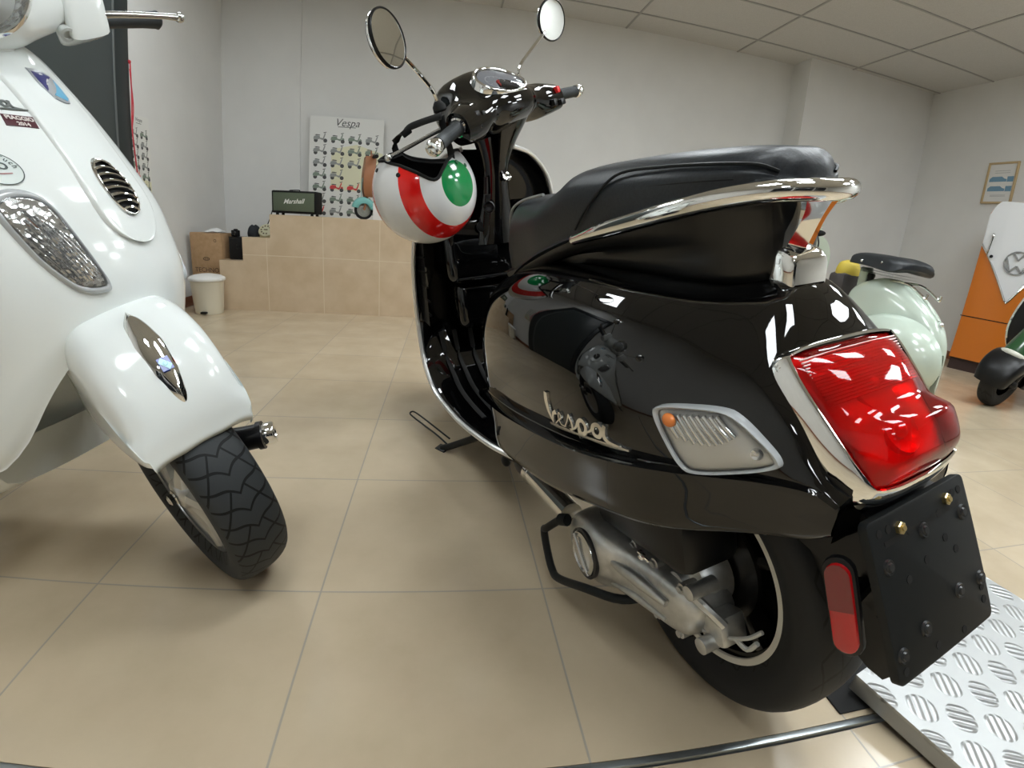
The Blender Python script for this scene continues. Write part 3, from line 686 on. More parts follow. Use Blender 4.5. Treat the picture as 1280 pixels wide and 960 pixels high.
# outer skin in front of / below it so that the shield has real depth
def outer_row(p, k):
    x, y, z = p; f = .030 if k < 8 else .0; dz = 0 if k < 8 else -.05
    return [(x, y, z), (x+f*.4, y*.985, z+dz*.3), (x+f*1.6, y*.75, z+dz), (x+f*2.6, y*.35, z+dz), (x+f*3.0, 0, z+dz)]
rows2 = []
for k, p in enumerate(EDGE):
    r = outer_row(p, k); rows2.append(r+[(x, -y, z) for x, y, z in r[-2::-1]])
g.loft(rows2, 4, 4)
trim_bright = M_('trim_bright', (.88, .88, .86), .3, .7)
shield = g.obj('leg_shield', black_paint, GTS, 60)
for sd in (1, -1):
    g = G(); g.tube([(x, y*sd, z) for x, y, z in EDGE], .0075, 10, 6); g.obj('edge_trim', trim_bright, shield)
for y in (.195, .150, .095, .04, -.04, -.095, -.15, -.195):
    g = G(); g.tube([(1.150, y*1.06, .41), (1.130, y*1.04, .33), (1.075, y, .272), (1.0, y, .2435), (.90, y*.98, .2305), (.78, y*.93, .222)], .008, 8, 6, flat=.35, up=(.5, 0, 1)); g.obj('floor_strip', rubber, shield)
for sd in (1, -1):
    g = G(); g.loft([[(1.155, sd*.245, .72), (1.10, sd*.235, .74)], [(1.172, sd*.255, .60), (1.115, sd*.24, .60)], [(1.182, sd*.262, .46), (1.13, sd*.245, .44)]], 4, 1)
    for k in range(6): g.tube([(1.150+.004*k, sd*.252, .72-.045*k), (1.105+.004*k, sd*.236, .725-.05*k)], .004, 6, 1)
    g.obj('shield_louvre', black_plastic, shield, 40)
g = G(); g.loft([[(x0, y, z) for y in (-.185, -.17, -.08, 0, .08, .17, .185)] for x0, z in ()] or [[(1.14, sy, .80) for sy in (-.17, 0, .17)], [(1.05, sy, .79) for sy in (-.16, 0, .16)]], 1, 1)
g.box((1.095, 0, .685), (.14, .36, .21), (0, .10, 0), .03, seg=4); g.box((1.11, 0, .50), (.10, .30, .16), (0, .12, 0), .03, seg=4)
gb = g.obj('glove_box', black_paint, GTS, 40)
g = G(); g.lathe([(.016, 0), (.016, .006), (.011, .008), (.0001, .006)], (1.02, .06, .755), (-1, 0, .1), 20); g.box((1.022, 0, .60), (.012, .30, .006), None, .002); g.obj('latch', black_plastic, gb)
# --- steering column with lock and knob
g = G()
COL = [(.70, 1.06, .075, .080), (.78, 1.045, .062, .060), (.85, 1.025, .050, .046), (.92, 1.005, .043, .041), (.98, .985, .052, .056), (1.03, .970, .070, .082), (1.06, .965, .080, .100)]
g.loft([[(xc+hx*math.cos(a)*(1 if math.cos(a) > 0 else .9), hy*math.sin(a)+.004, z) for a in np.linspace(0, 2*PI, 16, endpoint=False)] for z, xc, hx, hy in COL], 5, 2, cv=True, cap0=True, cap1=True)
col = g.obj('steering_column', black_paint, GTS, 60)
g = G(); g.lathe([(.013, 0), (.013, .012), (.010, .013), (.004, .010), (.0001, .010)], (.968, -.016, .893), (-1, 0, .25), 20); g.obj('ignition_lock', chrome, col)
g = G(); g.lathe([(.018, 0), (.018, .012), (.014, .015), (.010, .009), (.0001, .008)], (.985, .040, .812), (-1, .3, .1), 24); g.tube([(.982, .042, .90), (.984, .046, .85)], .007, 8, 2); g.obj('knob', black_plastic, col)
# --- handlebar head: everything here is turned with the front wheel
HD = {0: [(1.130, 1.10), (1.125, 1.15), (1.08, 1.19), (1.0, 1.200), (.962, 1.187), (.868, 1.128), (.845, 1.09), (.86, 1.05), (.94, 1.02), (1.05, 1.02), (1.11, 1.05)],
      .06: [(1.118, 1.10), (1.112, 1.145), (1.07, 1.183), (1.0, 1.192), (.962, 1.180), (.874, 1.124), (.852, 1.09), (.866, 1.05), (.94, 1.02), (1.04, 1.02), (1.10, 1.05)],
      .10: [(1.080, 1.10), (1.073, 1.133), (1.04, 1.160), (.985, 1.170), (.952, 1.160), (.886, 1.117), (.866, 1.09), (.877, 1.057), (.93, 1.033), (1.02, 1.033), (1.06, 1.06)],
      .145: [(1.000, 1.092), (.996, 1.112), (.975, 1.127), (.95, 1.131), (.932, 1.127), (.884, 1.108), (.868, 1.08), (.873, 1.048), (.905, 1.022), (.96, 1.022), (.990, 1.048)],
      .19: [(.956, 1.074), (.953, 1.098), (.938, 1.114), (.915, 1.118), (.898, 1.115), (.872, 1.098), (.864, 1.072), (.868, 1.044), (.886, 1.024), (.92, 1.022), (.946, 1.042)],
      .245: [(.929, 1.066), (.926, 1.085), (.914, 1.100), (.897, 1.104), (.883, 1.101), (.864, 1.087), (.858, 1.064), (.862, 1.042), (.876, 1.028), (.90, 1.026), (.920, 1.042)]}
ys = sorted(HD)
g = G(); g.loft([[(x, -y, z) for x, z in HD[y]] for y in ys[:0:-1]]+[[(x, y, z) for x, z in HD[y]] for y in ys], 5, 3, cv=True, cap0=True, cap1=True).move(ST)
head = g.obj('handlebar_cover', black_paint, GTS, 50)
cn = np.array((-.64, 0, .768)); cu_ = np.array((.768, 0, .64)); cc = np.array((.906, 0, 1.150))
def disc(g, ru, rv, h0, prof, m=0, n=48):
    return g.loft([[cc+cu_*ru*k*math.cos(a)+np.array((0, 1, 0))*rv*k*math.sin(a)*(1-.12*math.cos(a))+cn*h for a in np.linspace(0, 2*PI, n, endpoint=False)] for k, h in prof], 2, 1, cv=True, m=m)
g = G(); disc(g, .066, .088, 0, [(1.10, -.016), (1.06, .003), (1.0, .008), (.93, .005), (.90, -.001)]).move(ST); clus = g.obj('instrument_rim', chrome, head, 60)
g = G(); disc(g, .066, .088, 0, [(.88, .002), (.5, .003), (.01, .003)]).move(ST); g.obj('instrument_face', M_('dial_face', (.30, .31, .33), .3), clus)
g = G(); disc(g, .066, .088, 0, [(.93, .006), (.6, .012), (.01, .014)]).move(ST); g.obj('instrument_glass', clear_sheet('dial_glass', (.92, .92, .93), .04, 1.5), clus, 60)
g = G(); g.loft([[cc+np.array((0, .025, 0))+cu_*(-.012+r*math.cos(a))+np.array((0, r*1.05*math.sin(a), 0))+cn*.0045 for a in np.linspace(0, 2*PI, 40, endpoint=False)] for r in (.036, .034)], 1, 1, cv=True)
for a in np.linspace(-2.2, 2.2, 9):
    p = cc+np.array((0, .025, 0))+cu_*(-.012+.027*math.cos(a))+np.array((0, .027*math.sin(a), 0))+cn*.0045; q = cc+np.array((0, .025, 0))+cu_*(-.012+.032*math.cos(a))+np.array((0, .032*math.sin(a), 0))+cn*.0045; g.tube([p, q], .0009, 5, 1)
g.move(ST); g.obj('dial', M_('dial_print', (.7, .7, .7), .4), clus)
g = G(); g.tube([cc+np.array((0, .025, 0))-cu_*.012+cn*.006, cc+np.array((0, .035, 0))-cu_*.030+cn*.006], .0022, 6, 1); g.ball(cc+np.array((0, .025, 0))-cu_*.012+cn*.006, .005, 8); g.move(ST); g.obj('needle', M_('needle_red', (.7, .02, .02), .3), clus)
for sd, nm in ((1, 'L'), (-1, 'R')):
    d = np.array((.874-.861, .125*sd, -.017)) if sd > 0 else np.array((-.018, -.125, -.004)); L_ = np.linalg.norm(d); d /= L_
    o = np.array((.892, .245*sd, 1.069))
    if sd > 0: d = np.array((.874, .352, 1.049))-o
    else: d = np.array((.872, -.352, 1.062))-o
    L_ = np.linalg.norm(d); d /= L_
    g = G(); g.lathe([(.0185, -.004), (.020, .0), (.020, .006), (.0165, .010), (.0162, L_*.6), (.0175, L_), (.0185, L_+.001), (.017, L_+.003)], o, d, 28)
    for k in range(16): g.lathe([(.0163, 0), (.0172, .0012), (.0163, .0024)], o+d*(.014+.0055*k), d, 28)
    g.move(ST); grip = g.obj('grip', grip_rubber, GTS, 60)
    g = G(); g.lathe([(.0165, .002), (.0195, .006), (.0195, .024), (.0165, .031), (.0105, .032), (.0085, .024), (.0001, .023)], o+d*L_, d, 28); g.move(ST); g.obj('bar_end', chrome, grip, 40)
    g = G(); g.lathe([(.0205, -.006), (.0245, -.003), (.0245, .004), (.0205, .007)], o, d, 28); g.move(ST); g.obj('grip_flange', chrome, grip, 40)
    # lever
    g = G(); g.tube([(.940, .215*sd, 1.078), (.968, .25*sd, 1.076), (1.000, .31*sd, 1.066), (1.015, .372*sd, 1.059), (1.014, .382*sd, 1.058)], [.010, .0085, .0075, .0078, .0085], 10, 6, flat=.65, up=(0, 0, 1)); g.ball((1.014, .384*sd, 1.058), .0095, 10)
    g.move(ST); g.obj('brake_lever', steel, GTS)
    # mirror
    g = G(); B0 = np.array((.968, .2*sd, 1.118)); mc = np.array((.895, .364*sd, 1.287))
    g.tube([B0, (.968, .2*sd, 1.152), (.966, .206*sd, 1.172), (.955, .232*sd, 1.196), (.916, .318*sd, 1.252), (.912, .335*sd, 1.268)], .0052, 10, 6)
    g.move(ST); stem = g.obj('mirror_stem', chrome, GTS)
    g = G(); g.lathe([(.014, 0), (.018, .004), (.017, .016), (.010, .026), (.006, .028)], (.968, .2*sd, 1.118), (0, 0, 1), 20); g.move(ST); g.obj('stem_boot', rubber, stem)
    nr = np.array((-.96, -.22*sd, -.10 if sd > 0 else -.24)); nr /= np.linalg.norm(nr)
    g = G(); g.lathe([(.0605, .0), (.062, -.004), (.061, -.012), (.050, -.022), (.030, -.028), (.0001, -.030)], mc, nr, 48); g.move(ST); mh = g.obj('mirror_shell', chrome, stem, 60)
    g = G(); g.lathe([(.0575, .0005), (.060, .003), (.0625, .001), (.0625, -.005)], mc, nr, 48); g.move(ST); g.obj('mirror_rim', black_plastic, mh, 60)
    g = G(); g.lathe([(.058, .0006), (.03, .0012), (.0001, .0014)], mc, nr, 48); g.move(ST); g.obj('mirror_glass', glass_dark, mh, 60)
    # switches
    g = G()
    if sd < 0:
        g.box((.862, -.222, 1.083), (.016, .020, .020), (0, 0, .1), .004); g.move(ST); g.obj('switch', M_('red_switch', (.75, .02, .02), .35), head)
        g = G(); g.box((.868, -.232, 1.045), (.03, .028, .018), None, .004); g.box((.866, -.19, 1.05), (.02, .02, .02), None, .003); g.move(ST); g.obj('switch', black_plastic, head)
    else:
        for y, z, s_ in ((.185, 1.085, .018), (.19, 1.058, .02), (.16, 1.082, .014)): g.box((.872, y, z), (.014, s_, s_*.8), None, .003)
        g.move(ST); g.obj('switch', black_plastic, head)
# ------------------------------------------------------------------ white scooter at the left. Own frame: x forward, y to its left, z up, origin under the front axle
LXM = frame(-.464, .859, -.112, .016)
LX = thing('motor_scooter', 'white motor scooter with round sticker and horn grille, front wheel turned aside', 'scooter', LXM)
KL = rad(26.5)
SL = steerfn(-.65, (.085, 0, 0), KL)
lxw = white_paint
def interp(tab, t):
    k = [a for a, b in tab]; v = [b for a, b in tab]
    return float(np.interp(t, k, v))
XC = [(.20, -.25), (.27, -.17), (.33, -.105), (.40, -.075), (.47, -.058), (.54, -.042), (.60, -.037), (.65, -.046), (.70, -.064), (.75, -.088), (.81, -.134), (.885, -.199), (.945, -.257), (1.01, -.325), (1.05, -.37)]
ZT = [(0, 1.025), (.05, 1.015), (.10, .985), (.15, .945), (.19, .885), (.21, .82), (.225, .76), (.24, .66)]
ZB = [(0, .557), (.05, .552), (.10, .535), (.14, .500), (.165, .450), (.18, .405), (.20, .330), (.22, .300), (.24, .290)]
def xs(y, z):
    d = 2.6*y*y+max(0, abs(y)-.20)**2*25+max(0, y-.105)*1.1
    return interp(XC, z)-d
def smooth_tab(tab):
    P = cr(np.array(tab), 6); return [tuple(p) for p in P]
XC, ZT, ZB = smooth_tab(XC), smooth_tab(ZT), smooth_tab(ZB)
g = G(); cols = []
yy = [-.245, -.24, -.23, -.22, -.205, -.19, -.175, -.16, -.14, -.115, -.09, -.06, -.03, 0, .03, .06, .09, .115, .14, .16, .175, .19, .205, .22, .23, .24, .245]
for y in yy:
    a = min(abs(y), .24); zt, zb = interp(ZT, a), interp(ZB, a)
    back = -.018 if abs(y) > .24 else 0
    a = math.copysign(a, y)
    cols.append([(xs(a, zb+(zt-zb)*t)+back, y, zb+(zt-zb)*t) for t in np.linspace(0, 1, 34)])
g.loft(cols, 2, 1)
g.loft([[(p[0]-.016, p[1]*.985, p[2]) for p in c] for c in cols], 2, 1)
# rounded lip along the wheel arch and the top
bot = [c[0] for c in cols]; top = [c[-1] for c in cols]
g.loft([bot, [(x-.004, y, z-.007) for x, y, z in bot], [(x-.030, y*.985, z-.004) for x, y, z in bot]], 3, 2)
g.loft([top, [(x-.006, y, z+.004) for x, y, z in top], [(x-.016, y*.985, z) for x, y, z in top]], 3, 2)
lsh = g.obj('leg_shield', lxw, LX, 60)
def drape(g, ob, d):
    """lays a flat decoration on a shell: along axis x the surface plus its own height"""
    from mathutils.bvhtree import BVHTree
    bv = BVHTree.FromPolygons([v.co for v in ob.data.vertices], [tuple(p.vertices) for p in ob.data.polygons])
    def f(p):
        h = bv.ray_cast(Vector((1.0, p[1], p[2])), Vector((-1, 0, 0)))[0]
        return (h.x+p[0], p[1], p[2]) if h is not None else tuple(p)
    return g.move(f)
edge_m = M_('edge_trim_grey', (.25, .24, .22), .3, .6)
g = G()
for sd in (1, -1):
    E_ = [(xs(sd*.24, z)-.012, sd*.246, z) for z in np.linspace(.30, .66, 10)]+[(xs(sd*a, interp(ZT, a))-.010, sd*a, interp(ZT, a)+.003) for a in (.225, .21, .19, .15)]
    g.tube(E_, .007, 8, 3)
g.obj('edge_trim', edge_m, lsh)
# centre panel (horn cover) with grille
PAN = [(1.0, .062), (.95, .068), (.90, .066), (.85, .062), (.80, .060), (.75, .060), (.715, .054), (.690, .040), (.676, .020), (.672, .001)]
def pan(z, w, h): return [(h if abs(t) < 1 else -.003, w*t-.016-.012*max(0, (.9-z)/.2), z) for t in (-1, -.97, -.85, -.5, 0, .5, .85, .97, 1)]
g = G(); g.loft([pan(z, w, .0075) for z, w in PAN], 6, 2); drape(g, lsh, 1)
tie = g.obj('horn_cover', lxw, lsh, 60)
def gz(t, r): return None
g = G()
gc, ga, gb_ = .762, .044, .027     # oval grille: centre height, half height, half width
g.loft([[(h, gb_*k*math.cos(a)-.030, gc+ga*k*math.sin(a)) for a in np.linspace(0, 2*PI, 40, endpoint=False)] for k, h in ((1.06, .006), (1.03, .012), (.97, .012), (.94, .006))], 2, 1, cv=True); drape(g, lsh, 1)
gril = g.obj('grille_rim', chrome, tie, 60)
g = G(); g.loft([[(h, gb_*k*math.cos(a)-.030, gc+ga*k*math.sin(a)) for a in np.linspace(0, 2*PI, 40, endpoint=False)] for k, h in ((.98, .0078), (.5, .0078), (.02, .0078))], 2, 1, cv=True); drape(g, lsh, 1); g.obj('grille_back', rubber, gril)
for k in range(8):
    z = gc-ga*.84+ga*1.68*k/7; w = gb_*math.sqrt(max(0, 1-((z-gc)/ga)**2))
    if w > .004:
        g = G(); g.tube([(.012+.002*(1-(t)**2), w*t-.030, z+.005*(1-t*t)) for t in (-1, -.5, 0, .5, 1)], .0022, 6, 3); drape(g, lsh, 1); g.obj('grille_bar', chrome, gril)
# makers badge
def patch(pts, h=.0025, n=1): 
    g = G(); P = [np.array((0, y, z)) for y, z in pts]; c = sum(P)/len(P)
    g.loft([[p+(h*.2, 0, 0) for p in P], [c+(p-c)*.96+(h, 0, 0) for p in P], [c+(p-c)*.5+(h*1.15, 0, 0) for p in P], [c+(p-c)*.01+(h*1.15, 0, 0) for p in P]], 1, 1, cv=True); return g
bx, bz = -.004, .932
sh = [(bx+a*.024, bz+b*.030) for a, b in ((-.95, .9), (-.3, .98), (.35, .95), (.95, .8), (1.0, .1), (.9, -.6), (.55, -.95), (0, -1), (-.6, -.85), (-1, -.1))]
g = patch(sh, .0105); drape(g, lsh, 1); bad = g.obj('shield_badge', M_('badge_silver', (.6, .62, .66), .3, .6), tie)
g = patch([(bx+a*.024, bz+b*.030) for a, b in ((-.8, .72), (.3, .8), (.78, .68), (-.78, -.45), (-.85, .2))], .0118); drape(g, lsh, 1); g.obj('badge_field', M_('badge_navy', (.03, .03, .16), .3), bad)
g = patch([(bx+a*.024, bz+b*.030) for a, b in ((.86, .55), (.88, .05), (.75, -.6), (.4, -.82), (-.5, -.62))], .0118); drape(g, lsh, 1); g.obj('badge_field', M_('badge_blue', (.15, .42, .62), .3), bad)
g = G(); ribbon(g, [(-.010, .014), (-.004, .019), (.002, .012), (-.006, .006), (-.010, .0), (-.012, .012)], [.003]*6, (.0128, bx, bz), (0, 1, 0), (0, 0, 1), .0006); drape(g, lsh, 1); g.obj('badge_letter', white_plain, bad)
# script, year label, round sticker, left of the centre panel
g = G()
for P, w in SCRIPT: ribbon(g, np.array(P)*.088, np.array(w)*.088, (0, -.168, .868), (0, .995, .09), (0, -.09, .995), .003)
drape(g, lsh, 1); g.obj('model_script', M_('script_grey', (.22, .24, .24), .3, .5), lsh)
g = patch([(-.124, .845), (-.084, .846), (-.081, .865), (-.121, .864)], .002); drape(g, lsh, 1)
lab = g.obj('year_label', M_('label_maroon', (.075, .014, .022), .4), lsh)
for s_, dz, tx in ((.0088, .0040, 'PIAGGIO'), (.0078, -.0048, '2014')):
    g = G(); put_text(g, tx, s_, (.0035, -.1025, .855+dz), (0, 1, 0), (0, 0, 1), depth=.0004, bold=.0002); drape(g, lsh, 1); g.obj('label_lettering', M_('label_cream', (.72, .66, .62), .5) if tx == 'PIAGGIO' else bpy.data.materials['label_cream'], lab, 0)
g = G(); sc_, sr = (-.167, .778), .024
g.loft([[(h, sc_[0]+sr*k*math.cos(a), sc_[1]+sr*k*math.sin(a)) for a in np.linspace(0, 2*PI, 40, endpoint=False)] for k, h in ((1.0, .001), (.99, .0016), (.5, .0018), (.02, .0018))], 1, 1, cv=True); drape(g, lsh, 1)
stk = g.obj('round_sticker', M_('sticker_clear', (.66, .72, .70), .3), lsh)
g = G(); g.loft([[(h, sc_[0]+sr*k*math.cos(a), sc_[1]+sr*k*math.sin(a)) for a in np.linspace(0, 2*PI, 40, endpoint=False)] for k, h in ((1.0, .0022), (.95, .0022))], 1, 1, cv=True)
for i, ch in enumerate('Tuch'):
    a = rad(62-17*i); put_text(g, ch, .0085, (.0026, sc_[0]+sr*.76*math.cos(a), sc_[1]+sr*.76*math.sin(a)), (0, math.sin(a), -math.cos(a)), (0, math.cos(a), math.sin(a)), depth=.0003)
put_text(g, 'O', .014, (.0026, sc_[0]+.005, sc_[1]+.003), (0, 1, 0), (0, 0, 1), depth=.0003, bold=.0004)
drape(g, lsh, 1); g.obj('sticker_print', M_('print_dark', (.06, .08, .08), .5), stk, 0)
g = G(); ribbon(g, [(-.010, -.009), (.0, -.008), (.011, -.0065)], [.0015, .002, .0015], (.0026, *sc_), (0, 1, 0), (0, 0, 1), .0003); drape(g, lsh, 1); g.obj('sticker_print', M_('print_red', (.4, .2, .2), .5), stk, 0)
# front turn signals
IND = [(-.186, .733), (-.168, .742), (-.150, .739), (-.137, .722), (-.124, .676), (-.112, .634), (-.105, .611), (-.109, .601), (-.135, .602), (-.155, .621), (-.172, .650), (-.186, .692), (-.191, .720)]
for sd in (-1, 1):
    P = cr(np.array(IND), 4, True); c = P.mean(0)
    def rows(prof): return [[(h, -sd*(c+(p-c)*k)[0], (c+(p-c)*k)[1]) for p in P] for k, h in prof]
    g = G(); g.loft(rows([(1.09, .0), (1.07, .006), (1.0, .008), (.93, .005)]), 2, 1, cv=True); drape(g, lsh, 1); rim_ = g.obj('turn_signal', bpy.data.materials['lamp_rim'], lsh, 50)
    g = G(); g.loft(rows([(.97, .006), (.8, .011), (.4, .013), (.01, .013)]), 2, 1, cv=True); drape(g, lsh, 1); g.obj('lens', clear, rim_, 60)
    g = G(); g.loft(rows([(.97, .003), (.6, .0012), (.01, .0012)]), 2, 1, cv=True); drape(g, lsh, 1); g.obj('reflector', lamp_silver, rim_, 40)
    g = G()
    for k in range(9):
        t = (k-4)/4.6
        a0, b0 = np.array((-.172, .728)), np.array((-.120, .608)); n_ = np.array((.9, .42))*.026*t
        a, b = a0*(1-.06*abs(t))+n_, b0+n_*.8
        g.tube([(.004, -sd*(a*(1-u)+b*u)[0], (a*(1-u)+b*u)[1]) for u in np.linspace(.08+.1*abs(t), .95-.12*abs(t), 5)], .0024, 5, 2)
    drape(g, lsh, 1); g.obj('prism', lamp_silver, rim_)
    g = G(); g.ball((.0, -sd*-.160, .700), (.003, .010, .008), 10); drape(g, lsh, 1); g.obj('bulb', M_('bulb_brown', (.28, .12, .06), .3) if sd < 0 else bpy.data.materials['bulb_brown'], rim_)
# inner wheel arch, floor and the rest of the body
g = G()
for sd in (1, -1):
    a = [(.10, .525), (.14, .490), (.165, .445), (.18, .40), (.20, .325), (.215, .29)]
    g.loft([[(xs(sd*y, z)-.02, sd*y*.99, z) for y, z in a], [(xs(sd*y, z)-.07, sd*(y-.055), z-.02) for y, z in a], [(xs(sd*y, z)-.13, sd*(y-.085), z-.035) for y, z in a], [(-.40, sd*(y-.11)*.9, z-.03) for y, z in a]], 3, 3)
g.loft([[(-.18, y, .52) for y in (-.12, 0, .12)], [(-.30, y, .42) for y in (-.13, 0, .13)], [(-.42, y, .24) for y in (-.17, 0, .17)]], 3, 3)
g.obj('inner_arch', lxw, LX, 60)
g = G()
g.loft([[(x, y, z+dz) for y, dz in ((-w, 0), (-w*.98, .03), (-w*.6, .035), (0, .035), (w*.6, .035), (w*.98, .03), (w, 0), (w*.8, -.04), (0, -.05), (-w*.8, -.04))] for x, z, w in ((-.26, .30, .20), (-.32, .275, .235), (-.42, .262, .24), (-.55, .26, .235), (-.68, .26, .20), (-.80, .25, .15))], 4, 3, cv=True, cap0=True, cap1=True)
g.obj('floor_board', lxw, LX, 40)
g = G()
half(g, [((x-1.27*1.0)*.96, [(y*.95, z*.97) for y, z in a+b[1:]]) for x, a, b in BODY], 3, 3, cap0=True, cap1=True)
g.obj('rear_body', lxw, LX, 50)
g = G(); half(g, [((r[0]-1.27)*.96, [(y*.95, z*.96) for y, z in seat_row(*r)[1]]) for r in SEAT], 3, 3, cap0=True, cap1=True)
g.obj('seat', leather, LX, 60)
g = G(); g.lathe(tyre_prof(.2165, .14, .115), (-1.28, 0, .2165), (0, 1, 0), 64); g.obj('rear_tyre', tyre_rubber, LX, 60)
g = G(); g.lathe([(.142, .042), (.147, .045), (.13, .03), (.05, .02), (.001, .03)], (-1.28, 0, .2165), (0, 1, 0), 48); g.lathe([(.142, -.042), (.147, -.045), (.13, -.03), (.05, -.02), (.001, -.03)], (-1.28, 0, .2165), (0, 1, 0), 48); g.obj('rear_rim', steel, LX)
g = G(); g.box((-.95, .0, .26), (.55, .22, .14), None, .03); g.tube([(-.72, -.14, .20), (-.75, -.20, .05), (-.77, -.22, .012)], .012, 8, 3); g.tube([(-.72, .14, .20), (-.75, .20, .05), (-.77, .22, .012)], .012, 8, 3); g.obj('engine_case', black_plastic, LX, 40)
# --- front wheel, fender, fork: turned aside
t2 = tyre_mat('front_tread', 38, 17, .15, (.032, .036, .038), .040)
FL = Matrix.Translation(Vector(SL((0, 0, .2165)))) @ Matrix.Rotation(-.65, 4, Vector((-math.sin(KL), 0, math.cos(KL))))
g = G(); g.lathe(tyre_prof(.2165, .142, .112), (0, 0, 0), (0, 1, 0), 96); o = g.obj('front_tyre', t2, LX, 60); o.matrix_local = FL
g = G(); g.lathe([(.1435, .040), (.1495, .043), (.1475, .036), (.130, .026), (.127, 0), (.130, -.026), (.1475, -.036), (.1495, -.043), (.1435, -.040)], (0, 0, 0), (0, 1, 0), 72, cap=False)
for k in range(5):
    a = 2*PI*k/5+.35; d = np.array((math.sin(a), 0, math.cos(a))); p = np.array((math.cos(a), 0, -math.sin(a)))
    g.loft([[d*r+p*sw*hw+np.array((0, -y, 0)) for sw, y in ((1, y0), (.55, y1), (-.55, y1), (-1, y0))] for r, hw, y0, y1 in ((.03, .026, .0, .044), (.08, .017, .0, .034), (.138, .022, -.005, .034))], 3, 2)
g.lathe([(.001, -.052), (.026, -.052), (.032, -.046), (.036, -.03), (.036, .03)], (0, 0, 0), (0, 1, 0), 32)
g.lathe([(.138, .022), (.04, .03), (.001, .03)], (0, 0, 0), (0, 1, 0), 48)
alu = M_('wheel_silver', (.62, .62, .60), .32, .75)
wr = g.obj('front_rim', alu, LX, 40); wr.matrix_local = FL
g = G(); g.lathe([(.016, -.050), (.016, -.056), (.011, -.058), (.011, -.066), (.006, -.069), (.0001, -.069)], (0, 0, 0), (0, 1, 0), 20); g.obj('axle_nut', chrome, wr, 30)
FEN = [(-.235, .500, .060), (-.20, .540, .084), (-.12, .574, .098), (-.04, .583, .103), (.02, .568, .104), (.065, .541, .103), (.100, .504, .101), (.122, .468, .098), (.136, .432, .094), (.142, .404, .088)]
g = G(); rows = []
for x, zc, w in FEN:
    zb = interp([(-.235, .43), (-.12, .400), (0, .395), (.08, .394), (.142, .390)], x)
    s_ = zc-zb
    h = [(0, zc), (.34*w, zc-.002), (.66*w, zc-.009 if s_ > .06 else zc-.12*s_), (.88*w, zc-.030 if s_ > .06 else zc-.3*s_), (.985*w, zc-.072 if s_ > .11 else zc-.55*s_), (w, zb+.45*s_ if s_ < .15 else zc-.12), (1.0*w, zb+.012), (.97*w, zb)]
    rows.append([(x, y, z) for y, z in h[::-1]]+[(x, -y, z) for y, z in h[1:]])
g.loft(rows, 5, 4)
# lip: front edge turned down and back
fr0 = rows[-1]; g.loft([fr0, [(x+.002, y*.985, z-.012) for x, y, z in fr0], [(x-.006, y*.95, min(z-.022, z)) for x, y, z in fr0]], 3, 4)
inner = [[(x-.004, y*.95, z-.007) for x, y, z in r] for r in rows]; g.loft(inner, 3, 3)
fend_local = G(); 
fob = g.obj('front_fender', lxw, LX, 60)
g = G()
def emb(t, v, h):   # chrome blade along the crest
    x = .005+.122*t; zc = interp([(a, b) for a, b, c in FEN], x); w = .025*math.sqrt(max(0, 1-(2*t-1)**2))
    return (x, w*v, zc+h-.010*abs(v)**2)
for h0 in (0,):
    g.loft([[emb(t, v, h) for v, h in ((-1, -.006), (-1, .004), (-.6, .009), (0, .011), (.6, .009), (1, .004), (1, -.006))] for t in (1-np.cos(np.linspace(.03, PI-.03, 20)))/2], 2, 3)
em = g.obj('fender_emblem', chrome, fob, 60)
g = G(); x0 = .094; zc = interp([(a, b) for a, b, c in FEN], x0); nrm = np.array((.78, 0, .62)); tx_ = np.array((.62, 0, -.78)); 
c0 = np.array((x0, 0, zc))+nrm*.0135
g.prism([(-.011, -.009), (.011, -.009), (.011, .009), (-.011, .009)], .0015, c0, tx_, (0, 1, 0), .0004); e1 = g.obj('emblem_tile', M_('tile_blue', (.05, .09, .40), .2), em, 0)
g = G(); g.prism([(-.011, -.003), (-.004, -.009), (.011, .002), (.004, .009)], .0008, c0+nrm*.0015, tx_, (0, 1, 0)); g.lathe([(.0035, 0), (.003, .001), (.0001, .001)], c0+nrm*.0022, nrm, 12); g.obj('emblem_tile', M_('tile_cyan', (.28, .62, .68), .2), em, 0)
# everything above was drawn straight ahead: turn it
for o in (fob, em, e1, bpy.data.objects[e1.name]):
    pass
RM = Matrix.Translation((.085, 0, 0)) @ Matrix.Rotation(-.65, 4, Vector((-math.sin(KL), 0, math.cos(KL)))) @ Matrix.Translation((-.085, 0, 0))
fob.matrix_local = RM
g = G(); g.tube([(-.02, .075, .235), (-.07, .080, .36), (-.12, .06, .50)], [.020, .022, .022], 16, 3); g.tube([(.0, .062, .2165), (-.02, .075, .235)], .018, 12, 1); g.move(SL); g.obj('fork_arm', black_plastic, LX)
g = G(); g.tube([(.045, .055, .298), (.070, .090, .298), (.085, .112, .298)], [.026, .024, .024], 20, 2)
g.tube([(.082, .108, .298), (.088, .116, .298)], .0275, 20, 1); g.move(SL); sus = g.obj('brake_cylinder', black_plastic, LX, 40)
g = G(); ax_ = np.array((.035, .055, 0)); ax_ /= np.linalg.norm(ax_); g.lathe([(.0215, -.004), (.0225, 0), (.0225, .018), (.020, .022), (.014, .022), (.012, .018), (.0001, .018)], (.088, .116, .298), ax_, 28); g.move(SL); g.obj('cap', chrome, sus, 40)
